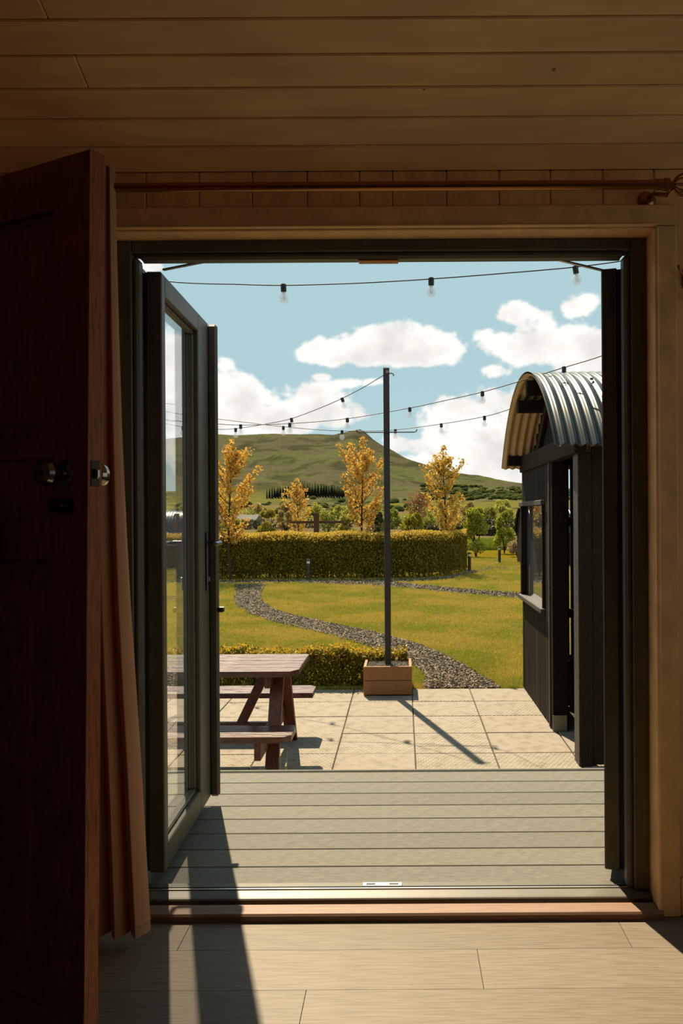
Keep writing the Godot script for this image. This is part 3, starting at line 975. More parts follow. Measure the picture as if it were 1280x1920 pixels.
func build_ground() -> void:
	rng.seed = 12
	# the lawn
	var lawn := thing("lawn", "sunlit yellow green mown lawn beyond the paving", "lawn", V(0, G, 20), "", "structure")
	wbox("turf", -26, 26, G - 0.3, G - 0.012, 8.945, 52, M.lawn, lawn)
	var edges := path_edges()
	var rows2 := [[[560, 1092], [560, 1087]], [[690, 1097], [700, 1089]], [[770, 1103], [770, 1095]], [[860, 1113], [860, 1104]], [[930, 1119], [930, 1110]], [[1010, 1126], [1010, 1117]]]
	var cross := []
	for q in rows2:
		var row := []
		for e in q:
			var d: float = 1.85 * FOCAL / (e[1] - PPY)
			row.append(Vector2((e[0] - PPX) / FOCAL * d, d))
		cross.append(row)
	var along := []
	for x in [-7.0, -5.0, -3.6, -2.0, 0.0, 1.2, 2.0, 3.0, 4.2]:
		var bend: float = pow(maxf(0.0, minf(x, 2.6) - 0.3), 2.0)
		along.append([Vector2(x, 23.1 + bend), Vector2(x, 24.0 + bend)])
	var paths := [[edges, "winding dark gravel path across the lawn from paving to hedge", 26000, 0.034], [cross, "thin far gravel path crossing the lawn behind the black post", 3500, 0.045], [along, "dark gravel strip along the foot of the hedge", 5000, 0.05]]
	var sm := stone_mesh()
	for p in paths:
		var o := thing("gravel_path", p[1], "path", V(0, G, p[0][0][0].y), "", "structure")
		part("bed", ribbon(p[0], G - 0.004), M.gravel_bed, o)
		var spots := []
		var tints := []
		var e: Array = p[0]
		var area := []
		var sum := 0.0
		for k in e.size() - 1:
			var len_: float = ((e[k + 1][0] + e[k + 1][1]) / 2 - (e[k][0] + e[k][1]) / 2).length()
			var a: float = len_ * (e[k][0] as Vector2).distance_to(e[k][1]) * 100.0 / pow(maxf(e[k][0].y, 9.0), 1.4)
			sum += a
			area.append(sum)
		for i in p[2]:
			var t := rng.randf() * sum
			var k := 0
			while area[k] < t and k < area.size() - 1:
				k += 1
			var s := rng.randf_range(-0.02, 1.02)
			var w := rng.randf()
			var q: Vector2 = (e[k][0] as Vector2).lerp(e[k][1], s).lerp((e[k + 1][0] as Vector2).lerp(e[k + 1][1], s), w)
			if q.y < 8.96:
				continue
			var b := Basis.from_euler(Vector3(rng.randf_range(-0.5, 0.5), rng.randf() * TAU, rng.randf_range(-0.5, 0.5))).scaled(Vector3.ONE * p[3] * rng.randf_range(0.6, 1.5))
			spots.append(Transform3D(b, V(q.x, G + rng.randf_range(-0.002, 0.012), q.y)))
			var v := 0.035 + pow(rng.randf(), 2.2) * 0.34
			tints.append(Color(v * 1.08, v * 0.88, v * 0.62))
		scatter("gravel", sm, M.stone, spots, tints, o)
	# grass blades on the lawn
	var tm := tuft_mesh()
	var spots := []
	var tints := []
	var patch := FastNoiseLite.new()
	patch.seed = 4
	patch.frequency = 0.55
	patch.fractal_octaves = 3
	while spots.size() < 110000:
		var d := 8.96 + pow(rng.randf(), 1.7) * 26.0
		var half := 0.3 * d + 1.2
		var x := rng.randf_range(-half * 1.35, half * 0.75)
		var q := Vector2(x, d)
		if d < 27 and (in_ribbon(edges, q) or (d > 18 and in_ribbon(cross, q)) or (d > 22.5 and in_ribbon(along, q))):
			if rng.randf() > 0.02:
				continue
		if x > 1.25 and d < 9.1:
			continue
		var s := (0.026 + rng.randf() * 0.02) * (1.0 + (d - 9.0) * 0.05)
		spots.append(Transform3D(Basis(Vector3.UP, rng.randf() * TAU).scaled(Vector3(s * 1.2, s, s * 1.2)), V(x, G - 0.012, d)))
		var n := patch.get_noise_2d(x, d) * 1.5 + rng.randf_range(-0.3, 0.3)
		var c := Color(0.27, 0.29, 0.022).lerp(Color(0.48, 0.36, 0.05), clampf(0.5 + n, 0, 1))
		if rng.randf() < 0.14:
			c = Color(0.50, 0.34, 0.11)
		tints.append(c)
	scatter("grass", tm, M.blade, spots, tints, lawn)
	build_terrain()

# height of the far ground over the eye, from world x and distance
func ridge(x: float) -> float:
	var k := 1400.0 / FOCAL
	var pts := [[-900, 905], [-300, 875], [0, 856], [100, 848], [200, 841], [300, 835], [411, 826], [480, 823], [560, 821], [640, 822], [665, 819], [684, 816], [693, 821], [705, 833], [720, 845], [760, 866], [800, 880], [870, 898], [920, 911], [976, 922], [1050, 935], [1150, 946], [1400, 955], [2200, 960]]
	var px := x / k + PPX
	for i in pts.size() - 1:
		if px < pts[i + 1][0] or i == pts.size() - 2:
			var t: float = clampf((px - pts[i][0]) / (pts[i + 1][0] - pts[i][0]), 0, 1)
			return (PPY - lerpf(pts[i][1], pts[i + 1][1], t)) * k
	return 0.0

var bumps: FastNoiseLite
var fields: FastNoiseLite

func ground_y(x: float, d: float) -> float:
	var flat := G - 0.03
	if d < 60.0:
		return flat
	var foot := smoothstep(110.0, 620.0, d) * 9.5
	var t := clampf((d - 520.0) / 880.0, 0.0, 1.0)
	var s := t * t * (3.0 - 2.0 * t)
	s = lerpf(s, sin(t * PI / 2), 0.35)
	var top := EYE + ridge(x) - flat - 9.5
	var n := bumps.get_noise_2d(x, d) * (3.0 + 22.0 * t * (1.0 - t)) * smoothstep(150.0, 500.0, d)
	return flat + foot + top * s + n - maxf(0.0, d - 1400.0) * 0.12

func build_terrain() -> void:
	bumps = FastNoiseLite.new()
	bumps.seed = 31
	bumps.frequency = 0.006
	bumps.fractal_octaves = 5
	fields = FastNoiseLite.new()
	fields.seed = 32
	fields.frequency = 0.004
	fields.fractal_octaves = 5
	fields.fractal_gain = 0.6
	var where := func(u: float, v: float) -> Vector2:
		var d := 48.0 * pow(1900.0 / 48.0, v)
		var x := (u - 0.45) * 2.3 * d
		return Vector2(x, d)
	var place := func(u: float, v: float) -> Vector3:
		var q: Vector2 = where.call(u, v)
		return V(q.x, ground_y(q.x, q.y), q.y)
	var tint := func(u: float, v: float) -> Color:
		var q: Vector2 = where.call(u, v)
		var n := fields.get_noise_2d(q.x, q.y * 1.6) * 1.4
		var m := fields.get_noise_2d(q.x * 5.0 + 900.0, q.y * 3.0) * 1.5
		var meadow := Color(0.115, 0.112, 0.028)
		var rough := Color(0.135, 0.100, 0.052)
		var moor := Color(0.084, 0.076, 0.044)
		var fresh := Color(0.084, 0.094, 0.038)
		var scrub := Color(0.036, 0.042, 0.022)
		var c := meadow.lerp(rough, smoothstep(-0.1, 0.25, n))
		var hill := smoothstep(480.0, 640.0, q.y + n * 160.0)
		var h := moor.lerp(fresh, smoothstep(-0.05, 0.3, n + m * 0.7))
		h = h.lerp(scrub, smoothstep(0.16, 0.42, m - n * 0.6) * 0.75)
		c = c.lerp(h, hill)
		c = c.lerp(scrub, smoothstep(0.25, 0.45, fields.get_noise_2d(q.x * 2.0, q.y * 2.0 + 500.0)) * (1.0 - hill) * smoothstep(150.0, 260.0, q.y))
		return c
	var o := MeshInstance3D.new()
	o.name = "hillside"
	o.mesh = grid_mesh(460, 300, place, tint)
	o.material_override = M.terrain
	add_child(o)
	tag(o, "broad olive green hill with a rocky crest behind the fields", "hill", "", "structure")

# ------------------------------------------------------------------ black boarded shed with an arched tin roof
const ARC_D := 7.45
const ARC_R := 2.03
const ARC_Y := 1.03       # height of the arc's centre over the yard

func arc_y(d: float) -> float:
	return ARC_Y + sqrt(maxf(0.0, ARC_R * ARC_R - (d - ARC_D) * (d - ARC_D)))

func tin_mesh(x0: float, x1: float, r: float, half: float, depth: float, pitch: float) -> Mesh:
	var nx := int((x1 - x0) / pitch * 8.0)
	return grid_mesh(nx, 44, func(u: float, v: float) -> Vector3:
		var x := x0 + (x1 - x0) * u
		var a := -half + 2.0 * half * v
		var rr := r + depth * cos((x - x0) / pitch * TAU)
		return V(x, G + ARC_Y + rr * cos(a), ARC_D + rr * sin(a)))

func build_shed() -> void:
	rng.seed = 21
	var o := thing("shed", "black boarded shed with an arched corrugated tin roof right of the yard", "shed", V(1.27, G, 7.5))
	var half := asin(1.56 / ARC_R)
	part("roof_sheet", tin_mesh(1.06, 4.1, ARC_R + 0.01, half, 0.011, 0.076), M.galvanised, o)
	part("lit_underside", tin_mesh(1.062, 4.1, ARC_R - 0.004, half - 0.002, 0.011, 0.076), M.lit_underside, o)  # added second sheet, no real lining: the tin's sunlit underside put in as colour
	# roofing bolts
	for q in [[-0.02, 0.03], [-0.02, 0.30], [-0.02, 0.57], [-0.42, 0.20], [-0.42, 0.47]]:
		var a: float = q[0]
		var p := V(1.06 + 0.076 * 3.0 + q[1], G + ARC_Y + (ARC_R + 0.021) * cos(a), ARC_D + (ARC_R + 0.021) * sin(a))
		part("roof_bolt", lathe_mesh([[0.0, 0.016], [0.010, 0.014], [0.014, 0.006], [0.016, 0.0]], 10), M.black_metal, o, Transform3D(Basis(Vector3.RIGHT, -a), p))
	# gable wall of upright boards, with the window opening at the far end
	var d := 7.27
	var k := 0
	while d < 8.96:
		var e := minf(d + 0.145, 8.975)
		var m: Material = M["tarred%d" % rng.randi_range(0, 2)]
		var x := 1.27 + rng.randf_range(0.0, 0.003)
		var roof := minf(arc_y(d), arc_y(e)) - 0.06
		if e <= 7.57:
			wbox("board", x, x + 0.024, G + 0.01, G + minf(roof, 2.46), d + 0.002, e - 0.002, m, o)
		else:
			wbox("board", x, x + 0.024, G + 0.01, G + 0.97, d + 0.002, e - 0.002, m, o)
			wbox("board", x, x + 0.024, G + 1.95, G + minf(roof, 2.46), d + 0.002, e - 0.002, m, o)
		wbox("gable_board", 1.36, 1.384, G + 2.44, G + roof, d + 0.002, e - 0.002, m, o)
		d = e
		k += 1
	d = 6.2
	while d < 7.26:
		var e := minf(d + 0.145, 7.27)
		wbox("gable_board", 1.36, 1.384, G + 2.44, G + minf(arc_y(d), arc_y(e)) - 0.06, d + 0.002, e - 0.002, M["tarred%d" % rng.randi_range(0, 2)], o)
		d = e
	beam("gable_brace", V(1.34, G + 2.46, 6.75), V(1.34, G + 2.97, 7.6), 0.04, 0.09, M.tarred1, o)
	beam("gable_brace", V(1.34, G + 2.46, 8.3), V(1.34, G + 2.97, 7.6), 0.04, 0.09, M.tarred1, o)
	# wall plates, purlins and the ridge beam, their ends out in the open
	wbox("wall_plate", 1.25, 1.34, G + 2.29, G + 2.45, 6.12, 9.0, M.tarred1, o, 0.006)
	wbox("eaves_beam", 1.11, 4.0, G + 2.36, G + 2.46, 8.86, 9.0, M.tarred0, o, 0.006)
	wbox("purlin", 1.10, 4.0, G + 2.82, G + 2.93, 7.98, 8.12, M.tarred0, o, 0.006)
	wbox("ridge_beam", 1.10, 4.0, G + 2.90, G + 3.03, 7.42, 7.52, M.tarred0, o, 0.006)
	wbox("purlin", 1.22, 4.0, G + 2.80, G + 2.91, 6.76, 6.90, M.tarred0, o, 0.006)
	# window: frame, sill and pane
	var wf := wbox("window_frame", 1.25, 1.33, G + 0.97, G + 1.95, 7.56, 7.60, M.tarred0, o, 0.004)
	wbox("frame_post", 1.25, 1.33, G + 1.0, G + 1.93, 8.90, 8.98, M.tarred0, wf, 0.004)
	wbox("frame_head", 1.235, 1.33, G + 1.93, G + 1.975, 7.54, 8.98, M.tarred_trim, wf, 0.004)
	wbox("frame_sill", 1.225, 1.33, G + 0.955, G + 1.0, 7.52, 8.985, M.tarred_trim, wf, 0.005)
	wbox("pane", 1.312, 1.316, G + 1.0, G + 1.93, 7.60, 8.90, M.glass, wf, 0.0005)
	# posts beside the doorway, with a steel shoe
	wbox("corner_post", 1.268, 1.40, G + 0.0, G + 2.30, 7.16, 7.27, M.tarred0, o, 0.004)
	wbox("post_shoe", 1.264, 1.385, G + 0.0, G + 0.135, 7.15, 7.161, M.steel_dull, o, 0.002)
	wbox("corner_batten", 1.256, 1.274, G + 0.01, G + 2.30, 7.255, 7.30, M.tarred_trim, o, 0.003)
	wbox("corner_post", 1.286, 1.38, G + 0.0, G + 2.30, 6.15, 6.34, M.tarred1, o, 0.004)
	wbox("corner_batten", 1.280, 1.292, G + 0.0, G + 2.30, 6.16, 6.33, M.tarred_trim, o, 0.003)
	# front, right and back walls
	var x := 1.38
	while x < 3.98:
		var e := minf(x + 0.145, 4.0)
		wbox("board", x + 0.002, e - 0.002, G + 0.01, G + 2.34, 6.16 + rng.randf_range(0, 0.003), 6.186, M["tarred%d" % rng.randi_range(0, 2)], o)
		x = e
	x = 1.345
	while x < 3.98:
		var e := minf(x + 0.145, 4.0)
		var gap := 0.016 if absf(e - 1.78) < 0.01 else 0.001
		wbox("board", x + 0.001, e - gap, G + 0.01, G + 2.44, 8.95, 8.974, M["tarred%d" % rng.randi_range(0, 2)], o)
		x = e
	for y in [0.75, 1.72]:
		wbox("rail", 1.30, 4.0, G + y, G + y + 0.09, 8.90, 8.95, M.tarred0, o)
	d = 6.19
	while d < 8.94:
		var e := minf(d + 0.145, 8.95)
		wbox("board", 3.976, 4.0, G + 0.01, G + arc_y((d + e) / 2) - 0.06, d + 0.001, e - 0.001, M["tarred%d" % rng.randi_range(0, 2)], o)
		d = e
	# bench inside
	var b := thing("bench", "low dark wooden bench inside the shed doorway", "bench", V(2.1, G, 8.3))
	wbox("seat_board", 1.5, 2.8, G + 0.40, G + 0.435, 8.10, 8.27, M.timber, b)
	wbox("seat_board", 1.5, 2.8, G + 0.40, G + 0.435, 8.29, 8.46, M.timber, b)
	for q in [1.62, 2.65]:
		wbox("leg", q, q + 0.06, G, G + 0.40, 8.12, 8.44, M.timber, b)

# ------------------------------------------------------------------ hedges and trees
func hedge_front(x: float) -> float:
	return 24.3 + maxf(0.0, x - 0.3) * maxf(0.0, x - 0.3)

func build_hedges() -> void:
	rng.seed = 33
	var lm := leaf_mesh()
	# the long beech hedge across the lawn
	var o := thing("hedge", "long clipped beech hedge with golden top behind the lawn", "hedge", V(-2, G, 24.8))
	var spots := []
	var tints := []
	var ends := [-9.5, 2.1]
	for i in 105000:
		var x := rng.randf_range(ends[0], ends[1])
		var kind := rng.randf()
		var dep := 0.0
		var y := rng.randf() * 1.2
		if kind < 0.42:
			dep = rng.randf() * 0.22
		elif kind < 0.62:
			dep = rng.randf() * 1.0
			y = rng.randf_range(1.08, 1.26)
		elif kind < 0.85:
			dep = rng.randf() * 1.0
		else:
			dep = 1.0 - rng.randf() * 0.2
		if y < 0.14 and rng.randf() < 0.7:
			continue
		y += 0.03 * sin(x * 3.1) + 0.02 * sin(x * 7.7 + 1.0)
		if y > 1.15:      # rounded shoulder
			dep = 0.08 + dep * 0.86
		var p := V(x, G + y, hedge_front(x) + dep + 0.04 * sin(x * 5.0 + y * 6.0))
		spots.append(Transform3D(turned(0.062 * rng.randf_range(0.7, 1.4)), p))
		var c := Color(0.11, 0.092, 0.010).lerp(Color(0.22, 0.165, 0.014), rng.randf())
		if rng.randf() < 0.07:
			c = Color(0.22, 0.11, 0.03)
		tints.append(c)
	scatter("foliage", lm, M.hedge_leaf, spots, tints, o)
	spots = []
	tints = []
	for i in 15000:        # this spring's golden shoots stand out of the top
		var x := rng.randf_range(ends[0], ends[1])
		var p := V(x, G + rng.randf_range(1.10, 1.36) + 0.03 * sin(x * 3.1), hedge_front(x) + rng.randf_range(-0.03, 1.0))
		spots.append(Transform3D(turned(0.06 * rng.randf_range(0.7, 1.4)), p))
		tints.append(Color(0.46, 0.34, 0.026).lerp(Color(0.56, 0.35, 0.05), rng.randf()))
	scatter("shoots", lm, M.leaf, spots, tints, o)
	var st := st_new()
	for i in 110:
		var x := rng.randf_range(ends[0], ends[1])
		var b := V(x, G, hedge_front(x) + rng.randf_range(0.3, 0.7))
		tube(st, [b, b + Vector3(rng.randf_range(-0.1, 0.1), 0.6, rng.randf_range(-0.1, 0.1)), b + Vector3(rng.randf_range(-0.2, 0.2), 1.15, rng.randf_range(-0.2, 0.2))], [0.018, 0.012, 0.005], 5)
	var sm := part("stems", st.commit(), M.twig, o)
	sm.set_meta("kind", "stuff")
	# the low hedge at the edge of the paving
	var lo := thing("low_hedge", "low golden tipped box hedge between table and planter", "hedge", V(-1.6, G, 9.3))
	spots = []
	tints = []
	for i in 24000:
		var x := rng.randf_range(-3.4, 0.03)
		var y := rng.randf() * 0.34
		var dep := rng.randf() * 0.42
		if rng.randf() < 0.5:
			dep = rng.randf() * 0.1
		if rng.randf() < 0.25:
			y = rng.randf_range(0.28, 0.38)
		y += 0.025 * sin(x * 6.0) + 0.015 * sin(x * 17.0)
		var p := V(x, G + maxf(0.01, y), 9.02 + dep)
		spots.append(Transform3D(turned(0.032 * rng.randf_range(0.7, 1.5)), p))
		var c := Color(0.09, 0.08, 0.009).lerp(Color(0.18, 0.14, 0.012), rng.randf())
		tints.append(c)
	scatter("foliage", lm, M.hedge_leaf, spots, tints, lo)
	spots = []
	tints = []
	for i in 4600:
		var x := rng.randf_range(-3.4, 0.03)
		var p := V(x, G + rng.randf_range(0.27, 0.40) + 0.025 * sin(x * 6.0) + 0.015 * sin(x * 17.0), 9.0 + rng.randf() * 0.44)
		spots.append(Transform3D(turned(0.031 * rng.randf_range(0.7, 1.5)), p))
		tints.append(Color(0.46, 0.26, 0.014).lerp(Color(0.48, 0.34, 0.024), rng.randf()))
	scatter("shoots", lm, M.leaf, spots, tints, lo)
	st = st_new()
	for i in 60:
		var b := V(rng.randf_range(-3.35, 0.0), G, 9.02 + rng.randf_range(0.1, 0.35))
		tube(st, [b, b + Vector3(rng.randf_range(-0.06, 0.06), 0.3, rng.randf_range(-0.06, 0.06))], [0.006, 0.002], 4)
	part("stems", st.commit(), M.twig, lo).set_meta("kind", "stuff")
	# bank of long grass at the end of the lawn, and a pale bush
	var bank := thing("grass_bank", "bright green bank of long grass past the lawn's end", "bank", V(5, G, 46))
	spots = []
	tints = []
	var tm := tuft_mesh()
	for i in 9000:
		var x := rng.randf_range(-3.0, 12.0)
		var dep := rng.randf() * 3.0
		spots.append(Transform3D(Basis(Vector3.UP, rng.randf() * TAU).scaled(Vector3(0.24, rng.randf_range(0.25, 0.5), 0.24)), V(x, G + 0.32 * sin(dep / 3.0 * PI) - 0.05, 43.5 + dep)))
		tints.append(Color(0.16, 0.20, 0.012).lerp(Color(0.30, 0.31, 0.03), rng.randf()))
	scatter("long_grass", tm, M.blade, spots, tints, bank)
	part("mound", grid_mesh(40, 10, func(u: float, v: float) -> Vector3:
		return V(-3.0 + u * 15.0, G - 0.04 + 0.34 * sin(v * PI), 43.4 + v * 3.2)), M.lawn, bank)
	bush("bush", "pale straw coloured clipped bush beside the far end of the shed", V(4.95, G, 36.5), 0.55, 0.85, 2600, 0.07, Color(0.34, 0.24, 0.10), Color(0.42, 0.32, 0.14), 61, "")

func bush(called: String, label: String, foot: Vector3, r: float, h: float, n: int, leaf: float, c0: Color, c1: Color, sd: int, group: String, category := "bush") -> Node3D:
	rng.seed = sd
	var o := thing(called, label, category, foot, group)
	var spots := []
	var tints := []
	var lobes := []
	for k in 14:
		var a := rng.randf() * TAU
		var f := rng.randf()
		lobes.append([Vector3(cos(a) * r * 0.62 * (1.0 - f * 0.6), h * (0.16 + 0.68 * f), sin(a) * r * 0.62 * (1.0 - f * 0.6)), r * rng.randf_range(0.26, 0.48) * (1.1 - f * 0.45)])
	for i in n:
		var l = lobes[rng.randi() % lobes.size()]
		var v := Vector3(rng.randfn(), rng.randfn(), rng.randfn()).normalized() * pow(rng.randf(), 0.4)
		var p: Vector3 = l[0] + v * l[1]
		p.y = maxf(p.y, h * 0.03)
		spots.append(Transform3D(turned(leaf * rng.randf_range(0.7, 1.4)), foot + p))
		tints.append(c0.lerp(c1, rng.randf()))
	scatter("foliage", leaf_mesh(), M.leaf, spots, tints, o)
	var st := st_new()
	for k in 6:
		var e: Vector3 = lobes[k][0]
		tube(st, [foot, foot + Vector3(e.x * 0.3, h * 0.25, e.z * 0.3), foot + e], [r * 0.05, r * 0.035, r * 0.012], 5)
	part("stem", st.commit(), M.bark, o)
	return o

# a young tree with rising branches and tufts of leaves
func young_tree(called: String, label: String, foot: Vector3, h: float, spread: float, clear: float, n: int, leaf: float, c0: Color, c1: Color, sd: int, group: String) -> Node3D:
	rng.seed = sd
	var o := thing(called, label, "tree", foot, group)
	var wob := Vector2(rng.randf_range(-0.05, 0.05), rng.randf_range(-0.05, 0.05))
	var stem := func(f: float) -> Vector3:
		return foot + Vector3(wob.x * sin(f * 5.0), h * f, wob.y * sin(f * 4.0 + 1.0))
	var pts := []
	var rad := []
	for k in 13:
		pts.append(stem.call(k / 12.0 * 0.97))
		rad.append(lerpf(0.048, 0.005, k / 12.0))
	part("trunk", tube_mesh(pts, rad, 7), M.bark, o)
	var tips := []
	var count := 22
	for k in count:
		var f := clear + (0.95 - clear) * pow((k + rng.randf()) / count, 0.9)
		var a := k * 2.4 + rng.randf_range(-0.3, 0.3)
		var t := (f - clear) / (1.0 - clear)
		var shape := (0.7 + 0.75 * t) if t < 0.4 else 1.0 - pow((t - 0.4) / 0.6, 1.8) * 0.72
		var reach := spread * shape * rng.randf_range(0.6, 1.2)
		var rise := reach * rng.randf_range(1.0, 1.9) * (1.0 - 0.35 * t)
		var b: Vector3 = stem.call(f * 0.92)
		var out := Vector3(cos(a), 0, sin(a))
		var seg := []
		for j in 5:
			var s := j / 4.0
			seg.append(b + out * reach * pow(s, 0.85) + Vector3.UP * rise * pow(s, 1.25) + Vector3(rng.randf_range(-1, 1), 0, rng.randf_range(-1, 1)) * 0.03 * s)
		part("branch", tube_mesh(seg, [0.016, 0.012, 0.009, 0.006, 0.003], 4), M.bark, o)
		for j in 9:
			var s := 0.18 + 0.82 * j / 8.0
			var q := s * 4.0
			var i0 := mini(int(q), 3)
			tips.append((seg[i0] as Vector3).lerp(seg[i0 + 1], q - i0))
	for j in 10:
		tips.append(stem.call(0.80 + 0.2 * j / 9.0))
	var spots := []
	var tints := []
	for i in n:
		var c: Vector3 = tips[rng.randi() % tips.size()]
		var v := Vector3(rng.randfn(), rng.randfn() * 0.8, rng.randfn()) * 0.062
		spots.append(Transform3D(turned(leaf * rng.randf_range(0.6, 1.35)), c + v))
		tints.append(c0.lerp(c1, rng.randf()))
	scatter("foliage", leaf_mesh(1.0, 0.8, 0.16), M.leaf, spots, tints, o)
	return o

func build_trees() -> void:
	var gold0 := Color(0.50, 0.27, 0.035)
	var gold1 := Color(0.66, 0.40, 0.07)
	var g := "young golden trees along the beech hedge"
	young_tree("young_maple", "golden leaved young tree with trunk standing close before the hedge", V(-4.95, G, 24.15), 3.95, 0.86, 0.26, 3400, 0.085, gold0, gold1, 101, g)
	young_tree("young_maple", "smallest golden leaved young tree beside the brown timber post", V(-4.95, G, 39.5), 3.55, 0.68, 0.12, 1500, 0.10, gold0, gold1, 102, g)
	young_tree("young_maple", "tall slim golden leaved young tree next to the black festoon post", V(-1.27, G, 26.6), 4.25, 0.82, 0.30, 3000, 0.085, gold0, gold1, 103, g)
	young_tree("young_maple", "golden leaved young tree by the hedge's curved end", V(1.34, G, 27.0), 4.0, 0.74, 0.28, 2900, 0.085, Color(0.47, 0.29, 0.033), Color(0.60, 0.39, 0.06), 104, g)
	young_tree("red_tree", "thin red leaved tree behind the golden tree at hedge end", V(0.72, G, 39.0), 2.95, 0.62, 0.22, 900, 0.08, Color(0.24, 0.075, 0.028), Color(0.30, 0.13, 0.05), 105, "")
	bush("round_tree", "green and rust coloured bushy tree between two golden trees", V(-5.75, G, 36.0), 0.72, 2.45, 3400, 0.11, Color(0.20, 0.19, 0.012), Color(0.36, 0.26, 0.022), 111, "", "tree")
	bush("round_tree", "fresh green bushy tree under the thin red tree", V(0.4, G, 34.0), 0.72, 2.25, 3400, 0.10, Color(0.22, 0.22, 0.012), Color(0.38, 0.32, 0.024), 112, "", "tree")
	bush("round_tree", "fresh green round tree on the bank beyond the hedge end", V(3.2, G, 37.0), 0.88, 2.35, 4200, 0.11, Color(0.22, 0.24, 0.012), Color(0.38, 0.36, 0.026), 113, "", "tree")
	bush("round_tree", "fresh green tree half hidden by the far tin cabin", V(4.75, G, 39.5), 0.62, 2.3, 2600, 0.11, Color(0.22, 0.24, 0.012), Color(0.36, 0.35, 0.026), 114, "", "tree")
	bush("shrub", "pale olive shrub left of the slim golden tree", V(-2.7, G, 41.0), 0.75, 2.1, 2600, 0.11, Color(0.24, 0.22, 0.03), Color(0.40, 0.34, 0.06), 115, "")
	bush("shrub", "small green shrub behind the golden tree nearest the hedge front", V(-7.4, G, 36.5), 0.7, 1.9, 2600, 0.10, Color(0.20, 0.20, 0.012), Color(0.32, 0.27, 0.022), 116, "")
	bush("conifer_shrub", "dark green upright shrub beside the slim golden tree", V(-1.35, G, 47.0), 0.42, 2.4, 1800, 0.10, Color(0.035, 0.05, 0.012), Color(0.07, 0.085, 0.02), 117, "")

# ------------------------------------------------------------------ far things
func spruce_mesh() -> Mesh:
	var st := st_new()
	for k in 5:
		var y := k * 0.19
		lathe(st, [[0.24 - k * 0.04, y + 0.02], [0.0, y + 0.34]], Transform3D(), 7)
	return st.commit()

